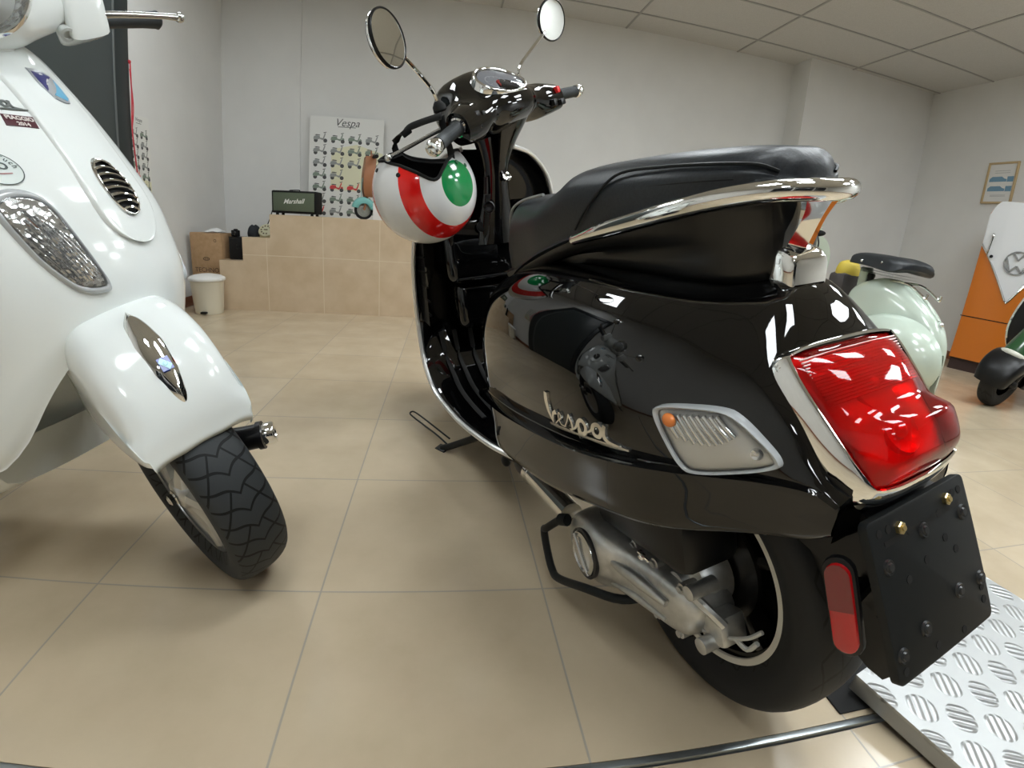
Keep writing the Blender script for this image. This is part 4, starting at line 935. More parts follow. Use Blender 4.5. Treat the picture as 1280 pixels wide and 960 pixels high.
# --- handlebar head with lamp
HL = {0: [(-.215, 1.058), (-.225, 1.106), (-.27, 1.124), (-.34, 1.128), (-.41, 1.106), (-.44, 1.067), (-.43, 1.023), (-.38, 0.992), (-.31, 0.983), (-.255, 0.992), (-.222, 1.018)],
      .06: [(-.235, 1.058), (-.242, 1.093), (-.28, 1.115), (-.34, 1.120), (-.405, 1.100), (-.432, 1.067), (-.422, 1.027), (-.38, 0.999), (-.31, 0.990), (-.265, 1.001), (-.24, 1.023)],
      .10: [(-.275, 1.058), (-.28, 1.084), (-.305, 1.102), (-.345, 1.106), (-.395, 1.093), (-.418, 1.067), (-.412, 1.032), (-.38, 1.010), (-.33, 1.005), (-.295, 1.012), (-.278, 1.032)],
      .15: [(-.31, 1.062), (-.315, 1.084), (-.33, 1.095), (-.355, 1.098), (-.385, 1.089), (-.40, 1.067), (-.395, 1.042), (-.378, 1.027), (-.35, 1.023), (-.325, 1.029), (-.313, 1.045)]}
ys = sorted(HL)
g = G(); g.loft([[(x, -y, z) for x, z in HL[y]] for y in ys[:0:-1]]+[[(x, y, z) for x, z in HL[y]] for y in ys], 5, 3, cv=True, cap0=True, cap1=True)
g.lathe([(.055, -.06), (.048, -.02), (.06, .015), (.075, .04)], (-.335, 0, .985), (.1, 0, 1), 24)
g.move(SL); hh = g.obj('handlebar_cover', lxw, LX, 50)
g = G(); g.lathe([(.070, -.03), (.078, -.004), (.080, .004), (.075, .010), (.071, .006)], (-.225, 0, 1.072), (1, 0, .12), 48); g.move(SL); hr = g.obj('headlight_rim', chrome, hh, 60)
g = G(); g.lathe([(.072, .006), (.05, .016), (.02, .021), (.0001, .022)], (-.225, 0, 1.072), (1, 0, .12), 48); g.move(SL); g.obj('headlight_glass', clear, hr, 60)
g = G(); g.lathe([(.072, .002), (.055, -.012), (.03, -.026), (.0001, -.03)], (-.225, 0, 1.072), (1, 0, .12), 48); g.ball((-.24, 0, 1.070), .016, 10); g.move(SL); g.obj('headlight_bowl', lamp_silver, hr, 60)
for sd in (1, -1):
    g = G(); g.loft([[(xc+hx*c_, sd*y, zc+hz*s2) for c_, s2 in ((1, -.8), (1, .8), (.7, 1), (-.7, 1), (-1, .8), (-1, -.8), (-.7, -1), (.7, -1))] for y, xc, zc, hx, hz in ((.145, -.350, 1.050, .036, .040), (.150, -.346, 1.047, .042, .048), (.17, -.345, 1.046, .042, .049), (.212, -.347, 1.050, .040, .044), (.218, -.349, 1.054, .034, .034))], 3, 2, cv=True, cap0=True, cap1=True)
    g.move(SL); g.obj('switch_housing', lxw, hh, 35)
    g = G(); g.lathe([(.0185, -.004), (.019, .0), (.0165, .008), (.0162, .09), (.0175, .118), (.019, .122), (.014, .128), (.0001, .128)], (-.375, .222*sd, 1.040), (-.10, sd, .02), 24); g.move(SL); g.obj('grip', grip_rubber, LX, 60)
    g = G(); g.tube([(-.315, .20*sd, 1.040), (-.318, .25*sd, 1.041), (-.330, .33*sd, 1.041), (-.335, .362*sd, 1.040)], [.009, .008, .0075, .0085], 12, 5, flat=.8, up=(0, 0, 1)); g.ball((-.336, .371*sd, 1.040), .0105, 12); g.move(SL); g.obj('brake_lever', steel, LX)
    g = G(); g.tube([(-.37, .17*sd, 1.08), (-.375, .18*sd, 1.13), (-.40, .26*sd, 1.20), (-.42, .33*sd, 1.27)], .005, 8, 4); g.lathe([(.055, 0), (.056, .01), (.04, .022), (.0001, .026)], (-.425, .345*sd, 1.29), (.97, .1*sd, 0), 28); g.lathe([(.054, -.001), (.0001, -.001)], (-.425, .345*sd, 1.29), (.97, .1*sd, 0), 28); g.move(SL); g.obj('mirror', chrome, LX)
g = G(); g.lathe([(.013, -.004), (.013, .012), (.008, .013), (.007, .006), (.0001, .006)], (-.318, .140, 1.012), (.75, .1, -.45), 20); g.move(SL); g.obj('cover_screw', M_('cover_cap', (.5, .52, .5), .35), hh)
# the reflecting trunk between neck and shield
g = G(); g.tube([(-.30, 0, .96), (-.33, 0, .90), (-.37, 0, .70), (-.36, 0, .45)], [.06, .075, .09, .11], 16, 3); g.loft([[(-.35, y, .96) for y in (-.05, 0, .05)], [(-.36, y, .88) for y in (-.18, 0, .18)], [(-.28, y, .6) for y in (-.22, 0, .22)], [(-.30, y, .28) for y in (-.22, 0, .22)]], 3, 3); g.obj('inner_shield', lxw, LX, 50)
# ------------------------------------------------------------------ helmet hung upside down by its strap from the black scooter's left mirror
HC = Vector((-.060, 1.368, .814))
hE = np.array((.70, -.69, .17)); hE /= np.linalg.norm(hE); hW = np.array((-.10, .35, -.93)); hW = hW-hE*(hW@hE); hW /= np.linalg.norm(hW); hF = np.cross(hW, hE)
helm = thing('open_face_helmet', 'white open-face helmet with green dot and red ring, hung upside down from the handlebar', 'helmet', Matrix.Translation(HC))
def helmet_mat():
    m = M_('helmet_shell', (.8, .8, .8), .12, coat=.5); N, L, B = nodes(m)
    tc = N.new('ShaderNodeTexCoord'); nm_ = N.new('ShaderNodeVectorMath'); nm_.operation = 'NORMALIZE'; L.new(tc.outputs['Object'], nm_.inputs[0])
    dt = N.new('ShaderNodeVectorMath'); dt.operation = 'DOT_PRODUCT'; L.new(nm_.outputs[0], dt.inputs[0]); dt.inputs[1].default_value = tuple(hE)
    ab = N.new('ShaderNodeMath'); ab.operation = 'ABSOLUTE'; L.new(dt.outputs['Value'], ab.inputs[0])
    ac = N.new('ShaderNodeMath'); ac.operation = 'ARCCOSINE'; L.new(ab.outputs[0], ac.inputs[0])
    dv = N.new('ShaderNodeMath'); dv.operation = 'DIVIDE'; L.new(ac.outputs[0], dv.inputs[0]); dv.inputs[1].default_value = PI
    r = N.new('ShaderNodeValToRGB'); r.color_ramp.interpolation = 'CONSTANT'; E_ = r.color_ramp.elements
    E_[0].position, E_[0].color = 0, (.0, .24, .06, 1); E_[1].position, E_[1].color = 26/180, (.80, .81, .82, 1)
    for p, c in ((49/180, (.80, .012, .010, 1)), (70/180, (.80, .80, .80, 1))): e = E_.new(p); e.color = c
    L.new(dv.outputs[0], r.inputs[0]); L.new(r.outputs[0], B.inputs['Base Color']); return m
RIMH = [(-180, -.55), (-150, -.62), (-118, -.74), (-92, -.86), (-62, -.80), (-28, -.68), (0, -.62), (27, -.46), (43, -.30), (55, -.145), (61, -.105), (66, -.15), (71, -.26), (82, -.42), (104, -.60), (128, -.64), (150, -.60), (180, -.55)]
def hpt(phi, th, k=1.0):
    p, t = phi, th
    n = hF*(.150*math.sin(t)*math.cos(p))+hE*(.130*math.sin(t)*math.sin(p))+hW*(.139*math.cos(t))
    return n*k
def thm(phi): return math.acos(float(np.interp((math.degrees(phi)+180) % 360-180, [a for a, b in RIMH], [b for a, b in RIMH])))
PH = np.linspace(0, 2*PI, 144, endpoint=False)
g = G(); g.grid([[hpt(p, thm(p)*t+.0001) for p in PH] for t in np.linspace(0, 1, 30)], cv=True)
g.obj('shell', helmet_mat(), helm, 60)
g = G(); g.grid([[hpt(p, thm(p)*t+.0001, .90) for p in PH] for t in np.linspace(0, 1, 20)], cv=True); g.grid([[hpt(p, thm(p), k) for p in PH] for k in (.995, .90)], cv=True)
g.obj('lining', rubber, helm, 60)
g = G(); g.tube([hpt(p, thm(p), 1.003) for p in PH], .0042, 8, 1, closed=True); g.obj('rim_trim', rubber, helm)
rivet = M_('dark_rivet', (.02, .12, .05), .3, .5)
for (p, t) in ((-14, 120), (24, 108), (94, 112), (108, 108)):
    n = hpt(rad(p), rad(t)); ax = n/np.linalg.norm(n); g = G(); g.lathe([(.0055, -.002), (.0055, .002), (.0035, .003), (.0001, .002)], n, ax, 16); g.obj('snap_stud', black_plastic if p < 60 else rivet, helm, 40)
W = lambda p: np.array(p)-np.array(HC)
g = G()
A1, A2 = hpt(rad(-90), thm(rad(-90))*.96, .96), hpt(rad(92), thm(rad(92))*.96, .95)
TOP = W((-.026, 1.254, .986))
g.tube([A1, A1+np.array((-.01, -.02, .03)), W((-.118, 1.31, .955)), W((-.075, 1.28, .972)), TOP], .010, 8, 5, flat=.3, up=(.3, -1, .4))
g.tube([A2, A2*.5+W((-.01, 1.28, .95))*.5, W((-.02, 1.27, .965)), TOP], .009, 8, 5, flat=.3, up=(.3, -1, .2))
g.box(W((-.112, 1.305, .950)), (.026, .012, .016), (0, -.7, 0), .003)
g.obj('hanging_strap', rubber, helm, 50)
# ------------------------------------------------------------------ tiled stairs up to the low platform along the back wall
def step_mat():
    m = M_('step_tile', (.62, .5, .35), .3); N, L, B = nodes(m)
    geo = N.new('ShaderNodeNewGeometry'); sp = N.new('ShaderNodeSeparateXYZ'); L.new(geo.outputs['Position'], sp.inputs[0])
    def mth(op, a, b=None):
        q = N.new('ShaderNodeMath'); q.operation = op
        for i, x in enumerate((a, b)):
            if x is None: continue
            if isinstance(x, (int, float)): q.inputs[i].default_value = x
            else: L.new(x, q.inputs[i])
        return q.outputs[0]
    ls = []
    for ax, off, w in (('X', -.955, .44), ('Z', .44, .5)):
        f = mth('FRACT', mth('DIVIDE', mth('SUBTRACT', sp.outputs[ax], off), w)); ls.append(mth('MULTIPLY', mth('MINIMUM', f, mth('SUBTRACT', 1.0, f)), w))
    d = mth('LESS_THAN', mth('MINIMUM', *ls), .0028)
    nz = N.new('ShaderNodeTexNoise'); nz.inputs['Scale'].default_value = 7; nz.inputs['Detail'].default_value = 6; L.new(geo.outputs['Position'], nz.inputs['Vector'])
    r = N.new('ShaderNodeValToRGB'); e = r.color_ramp.elements; e[0].position, e[0].color = .35, (.56, .43, .285, 1); e[1].position, e[1].color = .68, (.64, .51, .36, 1); L.new(nz.outputs['Fac'], r.inputs[0])
    mx = N.new('ShaderNodeMix'); mx.data_type = 'RGBA'; L.new(d, mx.inputs['Factor']); L.new(r.outputs[0], mx.inputs['A']); mx.inputs['B'].default_value = (.70, .60, .46, 1); L.new(mx.outputs['Result'], B.inputs['Base Color'])
    return m
P_ = [(-1.97, 0), (1.2, 0), (1.2, .755), (-1.365, .755), (-1.365, .575), (-1.585, .575), (-1.585, .392), (-1.775, .392), (-1.775, .19), (-1.97, .19)]
g = G(); g.prism([(x, z) for x, z in P_], .92, (0, 4.82, 0), (1, 0, 0), (0, 0, 1)); struct(g.obj('floor_platform', step_mat(), smooth=0))

# ------------------------------------------------------------------ left wall: dark door leaf, red ribbon, poster
door_m = M_('door_grey', (.045, .055, .055), .45); door_f = M_('door_frame_dark', (.02, .026, .027), .4)
g = G(); g.box((-2.08, 3.27, 1.12), (.05, .14, 2.24), None, .004); g.box((-2.08, 1.97, 1.12), (.05, .14, 2.24), None, .004); g.box((-2.08, 2.62, 2.30), (.05, 1.44, .12), None, .004)
df = struct(g.obj('door_1', door_f))
g = G(); g.box((-2.075, 2.62, 1.12), (.03, 1.14, 2.22), None, .003); g.obj('door_panel', door_m, df)
g = G(); g.tube([(-2.062, 3.192, .02), (-2.062, 3.192, 2.23)], .009, 8, 1); g.obj('door_seal', M_('seal_grey', (.12, .13, .13), .4), df)
g = G(); g.tube([(-2.05, 3.345, 1.66), (-2.048, 3.347, 1.45), (-2.05, 3.338, 1.26), (-2.05, 3.352, 1.10), (-2.05, 3.364, .97), (-2.05, 3.358, .84)], .007, 8, 8, flat=.4); g.tube([(-2.05, 3.337, 1.62), (-2.046, 3.357, 1.40), (-2.05, 3.334, 1.24)], .005, 8, 6, flat=.4)
g.ball((-2.055, 3.343, 1.665), .012, 8)
tag(g.obj('red_ribbon', M_('ribbon_red', (.55, .03, .05), .5)), 'red ribbon hanging down beside the dark door edge', 'ribbon')

# ------------------------------------------------------------------ posters with rows of small scooters
def mini(g, o, ux, uy, s, m, kind=0):
    """a small printed scooter in the plane o, ux, uy"""
    ux, uy, o = (np.array(a, float) for a in (ux, uy, o)); uz = np.cross(ux, uy)
    def poly(P, d=.0008, mm=None): g.prism([(a*s, b*s) for a, b in P], d, o, ux, uy, m=m if mm is None else mm)
    def circ(cx_, cy_, r, mm=0, n=10): poly([(cx_+r*math.cos(2*PI*i/n), cy_+r*math.sin(2*PI*i/n)) for i in range(n)], .0006, mm)
    circ(-.32, -.26, .14); circ(.34, -.26, .14)
    poly([(-.50, -.18), (-.30, -.22), (-.05, -.16), (.16, -.24), (.24, -.16), (.33, .10), (.36, .24), (.30, .26), (.17, -.10), (-.02, -.08), (-.06, .04), (-.30, .07), (-.46, .0)])
    poly([(-.40, .09), (-.04, .07), (-.03, .12), (-.30, .15)], .0007, 0)
    poly([(.22, .24), (.40, .30), (.42, .34), (.20, .29)], .0007, 0)
    if kind % 2: poly([(.26, -.12), (.46, -.16), (.44, -.06), (.34, -.0)], .0007)
def poster(name, label, cat, corner, ux, uy, w, h, rows, cols, print_mats, skip=(), title=True, thick=.006, warm=None):
    ux, uy, o = (np.array(a, float) for a in (ux, uy, corner)); uz = np.cross(ux, uy)
    g = G(); g.prism([(0, 0), (w, 0), (w, h), (0, h)], thick, o, ux, uy); b = g.obj(name, M_(name+'_paper', (.74, .74, .71), .5), None, 0); tag(b, label, cat)
    f = o+uz*thick
    if warm:
        g = G(); g.prism([(w*warm[0], h*warm[1]), (w*warm[2], h*warm[1]), (w*warm[2]*1.02, h*warm[3]*.9), (w*(warm[0]+warm[2])/2, h*warm[3]), (w*warm[0], h*warm[3]*.92)], .0004, f, ux, uy); g.obj('tint_patch', M_('tint_'+name, (.72, .70, .50), .5), b, 0)
    g = G()
    for r in range(rows):
        for c in range(cols):
            if (r, c) in skip: continue
            k = (r*7+c*3) % 5; m = 1+(2 if (r, c) in RED else k % 2)
            mini(g, f+ux*(w*(c+.5)/cols*.94+w*.03)+uy*(h*(.86-.84*(r+.5)/rows)), ux, uy, w/cols*.78, m, k)
    g.obj('scooter_print', print_mats, b, 0)
    if title:
        g = G(); put_text(g, 'Vespa', w*.14, f+ux*w*.5+uy*h*.945, ux, uy, depth=.0004, shear=.35); g.box(f+ux*w*.5+uy*h*.905+uz*.0003, (w*.24, .0006, h*.006) if abs(ux[0]) > .5 else (.0006, w*.24, h*.006)); g.obj('title_print', print_mats[0], b, 0)
    return b
pm = [M_('print_black', (.06, .06, .06), .5), M_('print_grey', (.28, .29, .28), .5), M_('print_green', (.20, .25, .20), .5), M_('print_scarlet', (.60, .05, .05), .5)]
RED = {(4, 1), (4, 2), (6, 0)}
ln = rad(4)
poster('scooter_poster', 'tall poster of many small scooters leaning on the back wall above the platform', 'poster', (-1.285, 4.715, .758), (1, 0, 0), (0, math.sin(ln), math.cos(ln)), .67, .905, 7, 4, pm, skip={(3, 2)}, warm=(.30, .28, .98, .74))
RED = {(4, 0), (6, 1)}
poster('wall_mounted_poster', 'narrow scooter poster on the left wall beside the red ribbon', 'poster', (-2.099, 3.365, .80), (0, 1, 0), (0, 0, 1), .235, .57, 7, 2, pm, warm=(.05, .0, .95, .28))

# ------------------------------------------------------------------ small things on and by the stairs
kraft = noise_var(M_('kraft_card', (.42, .26, .13), .7), 30, (.36, .22, .11), (.44, .28, .15))
t = thing('cardboard_box', 'brown cardboard box standing behind the white pedal bin', 'box', Matrix.Translation((-1.905, 4.10, .19)) @ Matrix.Rotation(rad(-8), 4, 'Z'))
G().box((0, 0, .2), (.27, .22, .40), None, .003).obj('carton', kraft, t)
g = G(); g.box((-.068, 0, .4015), (.13, .215, .004), (0, .03, 0)); g.box((.068, 0, .4015), (.13, .215, .004), (0, -.03, 0)); g.obj('flap', kraft, t, 0)
ink = M_('carton_ink', (.10, .06, .035), .7)
g = G(); put_text(g, 'TECHNO', .052, (0, -.1105, .11), (1, 0, 0), (0, 0, 1), depth=.0004); g.obj('carton_print', ink, t, 0)
g = G(); g.loft([[(.03*k*math.cos(a), -.1108, .20+.015*k*math.sin(a)) for a in np.linspace(0, 2*PI, 24, endpoint=False)] for k in (1, .72)], 1, 1, cv=True); g.box((.0, -.1108, .20), (.004, .0006, .022)); g.box((.012, -.1108, .20), (.004, .0006, .018)); g.box((-.012, -.1108, .20), (.004, .0006, .018)); g.obj('carton_emblem', ink, t, 0)
g = G(); g.lathe([(.012, 0), (.012, .0006), (.008, .0006)], (.085, -.110, .345), (0, -1, 0), 16); g.obj('carton_seal', ink, t)
# crumpled paper on top
g = G(); rng = np.random.RandomState(3)
g.grid([[(-.06+.15*i/7, -.05+.12*j/7, .03*math.sin(PI*i/7)*math.sin(PI*j/7)+.010*rng.rand()) for j in range(8)] for i in range(8)])
g.grid([[(-.06+.15*i/7, -.05+.12*j/7, -.001+.004*rng.rand()*math.sin(PI*i/7)*math.sin(PI*j/7)) for j in range(8)] for i in range(8)])
o = g.obj('crumpled_paper', white_plain, None, 10); o.location = (-1.90, 4.09, .599); tag(o, 'crumpled white paper lying on the cardboard box', 'paper')
cream = M_('bin_cream', (.70, .66, .54), .4)
t = thing('pedal_bin', 'cream pedal bin with white lid in front of the stairs', 'bin', Matrix.Translation((-1.805, 3.735, 0)))
g = G(); g.lathe([(.0, .0), (.098, .0), (.102, .006), (.103, .035), (.106, .045), (.121, .245), (.124, .252)], (0, 0, 0), (0, 0, 1), 40); g.obj('body', cream, t, 40)
g = G(); g.lathe([(.126, .250), (.133, .254), (.134, .268), (.128, .276), (.10, .290), (.05, .299), (.0, .302)], (0, 0, 0), (0, 0, 1), 40); g.box((.125, -.03, .262), (.03, .04, .01), (0, .2, -.3), .002); g.obj('lid', M_('lid_white', (.78, .78, .76), .35), t, 40)
g = G(); g.box((.01, -.112, .018), (.045, .03, .014), None, .003); g.obj('pedal', black_plastic, t)
t = thing('storage_case', 'black storage case standing on the second stair beside the cardboard box', 'case', Matrix.Translation((-1.665, 4.10, .392)))
G().box((0, 0, .085), (.14, .20, .17), None, .008).obj('body', rubber, t); G().box((0, -.102, .10), (.02, .006, .03), None, .002).obj('latch', black_plastic, t)
G().box((0, 0, .173), (.138, .198, .012), None, .004).obj('lid', black_plastic, t)
t = thing('camera', 'small black camera resting on top of the black case', 'camera', Matrix.Translation((-1.70, 4.06, .571)))
G().box((0, 0, .026), (.06, .04, .05), None, .006).box((.002, 0, .054), (.025, .03, .012), None, .003).obj('body', rubber, t)
g = G(); g.lathe([(.018, 0), (.018, .02), (.015, .022), (.0001, .018)], (.0, -.02, .026), (0, -1, 0), 20); g.obj('lens', black_plastic, t)
g = G(); rows = []
for z, k in ((0, 1), (.02, 1.06), (.05, .95), (.075, .7), (.09, .3)):
    rows.append([(.052*k*math.cos(a)*(1+.08*math.sin(3*a)), .05*k*math.sin(a), z+.006*math.sin(2*a)) for a in np.linspace(0, 2*PI, 20, endpoint=False)])
g.loft(rows, 3, 1, cv=True, cap0=True, cap1=True); o = g.obj('cloth_pouch', M_('pouch_cloth', (.012, .015, .02), .8), None, 40); o.location = (-1.560, 4.09, .576); tag(o, 'black cloth pouch slumped on the third stair beside the dial telephone', 'pouch')
t = thing('dial_telephone', 'cream round dial telephone on the third stair beside the tall riser', 'telephone', Matrix.Translation((-1.435, 4.02, .575)))
pc = M_('phone_cream', (.55, .53, .36), .35)
g = G(); g.lathe([(.0, .0), (.055, .0), (.058, .01), (.05, .03), (.03, .04)], (0, .02, 0), (0, 0, 1), 32); g.lathe([(.058, -.012), (.062, .0), (.056, .010), (.03, .014), (.0001, .014)], (0, 0, .052), (0, -.82, .57), 36); g.obj('body', pc, t, 50)
g = G()
for k in range(8):
    a = 2*PI*k/10+.6; u = np.array((1, 0, 0)); v = np.array((0, .57, .82)); n = np.array((0, -.82, .57)); g.lathe([(.007, .0145), (.006, .016), (.0001, .0155)], np.array((0, 0, .052))+.036*(u*math.cos(a)+v*math.sin(a)), n, 10)
g.box((0, -.014, .062), (.03, .004, .008), (-.6, 0, 0), .001); g.obj('dial_hole', M_('dial_brown', (.10, .07, .04), .5), t)
# the amplifier
t = thing('guitar_amplifier', 'small black amplifier speaker with green-grey grille on the platform beside the poster', 'amplifier', Matrix.Translation((-1.245, 4.15, .755)) @ Matrix.Rotation(rad(-9), 4, 'Z'))
G().box((0, .05, .108), (.385, .13, .178), None, .010).obj('cabinet', rubber, t)
G().box((.0, -.0155, .108), (.352, .006, .146), None, .002).obj('speaker_grille', noise_var(M_('grille_cloth', (.10, .125, .08), .8), 900, (.085, .11, .07), (.125, .15, .10), bump=.2), t)
g = G(); put_text(g, 'Marshall', .052, (0, -.0192, .112), (1, 0, .04), (-.04, 0, 1), depth=.0012, shear=.45, bold=.0006); g.obj('logo', M_('logo_white', (.8, .8, .76), .4), t, 0)
g = G(); g.box((0, -.012, .108), (.372, .006, .166), None, .002); g.obj('grille_frame', black_plastic, t)
for sx in (-.15, .15):
    for sy in (.0, .10):
        g = G(); g.lathe([(.012, .019), (.012, .002), (.009, 0), (.0001, 0)], (sx, sy, 0), (0, 0, 1), 14); g.obj('foot', rubber, t)
g = G(); g.tube([(-.192, .06, .09), (-.212, .04, .04), (-.228, .02, -.03), (-.250, .0, -.10)], .004, 8, 5); g.obj('power_cord', rubber, t)
g = G(); g.tube([(-.06, .05, .197), (-.06, .05, .203), (.02, .05, .206), (.02, .05, .198)], .004, 6, 3); g.obj('carry_strap', rubber, t)
# toy scooter
teal = M_('toy_teal', (.20, .50, .47), .35); brown = M_('toy_brown', (.34, .14, .06), .5)
t = thing('toy_scooter', 'turquoise toy balance scooter with brown leg shield, front wheel on the platform', 'toy scooter', Matrix.Translation((-.690, 4.19, .755)) @ Matrix.Rotation(rad(196), 4, 'Z'))
for x, nm in ((0, 'front_wheel'), (-.46, 'rear_wheel')):
    g = G(); g.lathe(tyre_prof(.076, .055, .036), (x, 0, .076), (0, 1, 0), 48); w = g.obj(nm, tyre_rubber, t, 60)
    g = G()
    for s_ in (1, -1): g.lathe([(.056, .010*s_), (.046, .013*s_), (.04, .006*s_), (.018, .008*s_), (.014, .016*s_), (.0001, .016*s_)], (x, 0, .076), (0, 1, 0), 36)
    for k in range(10): a = 2*PI*k/10; g.tube([(x+.014*math.cos(a), .008, .076+.014*math.sin(a)), (x+.05*math.cos(a), .009, .076+.05*math.sin(a))], .0022, 5, 1)
    g.obj('rim', M_('toy_rim', (.45, .46, .42), .4, .4) if nm[0] == 'f' else bpy.data.materials['toy_rim'], w, 40)
g = G(); rows = []
for a in np.linspace(-75, 80, 12):
    r_ = .098; d = (math.sin(rad(a)), math.cos(rad(a))); w_ = .046*(1-.3*abs(a/90)**2)
    rows.append([(d[0]*(r_-q*.05), y*w_, .082+d[1]*(r_-q*.05)) for y, q in ((1, 1), (1.05, .5), (.8, .08), (0, -.05), (-.8, .08), (-1.05, .5), (-1, 1))])
g.loft(rows, 3, 3); g.loft([[(x*.97, y*.92, .082+(z-.082)*.97) for x, y, z in r] for r in rows], 2, 2); g.obj('front_fender', teal, t, 60)
g = G(); g.tube([(0, .028, .076), (-.03, .028, .20), (-.03, .02, .30)], .009, 8, 3); g.tube([(0, -.028, .076), (-.03, -.028, .20), (-.03, -.02, .30)], .009, 8, 3); g.obj('fork', brown, t)
g = G(); g.loft([[(x, y, z) for y in (-w, -w*.6, 0, w*.6, w)] for x, z, w in ((-.015, .185, .05), (-.012, .26, .085), (-.02, .37, .09), (-.03, .45, .075), (-.035, .50, .06))], 3, 3); g.loft([[(x-d, y, z) for d, y in ((0, -w), (.085, -w), (.085, w), (0, w))] for x, z, w in ((-.0, .185, .05), (.012, .26, .085), (.010, .37, .09), (.0, .45, .075), (-.005, .50, .06))], 3, 1, cv=True, cap0=True, cap1=True); g.obj('leg_shield', brown, t)
g = G(); g.loft([[(x+.02, y, z) for y in (-w, 0, w)] for x, z, w in ((.0, .16, .030), (.0, .26, .030), (-.012, .36, .022), (-.02, .42, .012))], 3, 3, cap0=True, cap1=True); g.obj('horn_cover', teal, t)
g = G(); g.tube([(-.05, 0, .42), (-.055, 0, .50)], .018, 10, 1); g.tube([(-.065, -.13, .492), (-.055, -.06, .503), (-.055, .06, .503), (-.065, .13, .492)], .013, 10, 4); hb = g.obj('handlebar', brown, t)
for s_ in (1, -1): g = G(); g.tube([(-.062, s_*.085, .497), (-.070, s_*.19, .486)], .015, 10, 1); g.obj('grip', rubber, hb)
g = G(); g.tube([(-.05, .03, .51), (-.05, .03, .545)], .006, 8, 1); g.obj('bell', brown, hb)
g = G(); g.box((-.22, 0, .095), (.34, .13, .03), None, .012); g.loft([[(x, y*w, z+h*q) for y, q in ((-1, -.8), (-1.05, 0), (-.7, .8), (0, 1), (.7, .8), (1.05, 0), (1, -.8), (0, -1))] for x, z, h, w in ((-.30, .14, .05, .06), (-.38, .16, .07, .08), (-.48, .15, .06, .075), (-.57, .12, .03, .04))], 3, 3, cv=True, cap0=True, cap1=True); g.obj('rear_body', teal, t)
g = G(); g.box((-.41, 0, .245), (.20, .12, .03), (0, .06, 0), .012); g.obj('seat', brown, t)
t = thing('white_carton', 'plain white box on the platform edge beside the toy scooter wheel', 'box', Matrix.Translation((-.435, 4.03, .755)))
G().box((0, 0, .06), (.30, .07, .12), None, .003).obj('carton', white_plain, t); G().box((0, 0, .124), (.306, .076, .012), None, .003).obj('lid', white_plain, t)
# framed print on the right wall
t = thing('framed_print', 'small framed print of two blue vehicles on the right wall', 'picture frame', Matrix.Translation((5.148, 3.57, 1.57)))
fm = M_('frame_wood', (.50, .37, .20), .45)
for dy, dz, w, h in ((0, .008, .30, .018), (0, .382, .30, .018), (-.141, .195, .018, .356), (.141, .195, .018, .356)): G().box((-.012, dy, dz), (.024, w, h), None, .003).obj('frame', fm, t)
G().box((-.006, 0, .195), (.008, .27, .36)).obj('print_sheet', M_('print_sheet', (.72, .72, .70), .3), t, 0)
pb = [M_('print_blue', (.16, .30, .42), .5), pm[1]]
g = G()
for dz in (.225, .135):
    g.prism([(-.085, -.018), (.085, -.018), (.085, .005), (.06, .012), (.035, .03), (-.06, .03), (-.085, .01)], .0012, (-.010, .03, dz), (0, -1, 0), (0, 0, 1)); g.prism([(-.03, -.02), (.03, -.02), (.03, .03), (-.03, .03)], .0012, (-.010, -.09, dz), (0, -1, 0), (0, 0, 1))
for dz in (.31, .29, .08, .07): g.box((-.0105, 0, dz), (.001, .15, .003), m=1)
g.obj('vehicle_print', pb, t, 0)
# ------------------------------------------------------------------ tall fridge dressed as the front of a camper van
AZ = rad(58.05)
fdir = np.array((-math.sin(AZ), -math.cos(AZ), 0)); fx = np.array((-fdir[1], fdir[0], 0))*-1     # fx: to the right seen from the room
VM = Matrix(((fx[0], -fdir[0], 0, 4.71), (fx[1], -fdir[1], 0, 2.94), (0, 0, 1, 0), (0, 0, 0, 1)))
VW = thing('retro_fridge', 'tall orange and white fridge with round chrome emblem by the right wall', 'fridge', VM)
if VM.to_3x3().determinant() < 0: VW.matrix_world = Matrix(((-fx[0], -fdir[0], 0, 4.71), (-fx[1], -fdir[1], 0, 2.94), (0, 0, 1, 0), (0, 0, 0, 1)))
orange = M_('van_orange', (.56, .155, .012), .3, coat=.3); vwhite = M_('van_white', (.74, .75, .76), .22, coat=.3)
def front(x, z):   # gently bowed face, y is depth behind the front plane
    return .018*(x/.29)**2
def panel(g, P2, d=.006, n=1):
    pass
HW = .30
def outline(z): return HW*(1-.02*(z/1.5)) if z < 1.36 else HW*.98*math.sqrt(max(0, 1-((z-1.36)/.15)**2))**.5
g = G(); rows = []
for z in list(np.linspace(.11, 1.36, 14))+[1.40, 1.44, 1.47, 1.49, 1.502]:
    w = max(outline(z), .05); rows.append([(-w, .30, z), (-w, .06, z), (-w*.985, .032, z), (-w*.93, .016, z), (-w*.5, .005, z), (0, 0, z), (w*.5, .005, z), (w*.93, .016, z), (w*.985, .032, z), (w, .06, z), (w, .30, z)])
g.loft(rows, 1, 2, cv=False, cap0=True, cap1=True); g.grid([[r[0] for r in rows], [r[-1] for r in rows]])
cab = g.obj('cabinet', orange, VW, 40)
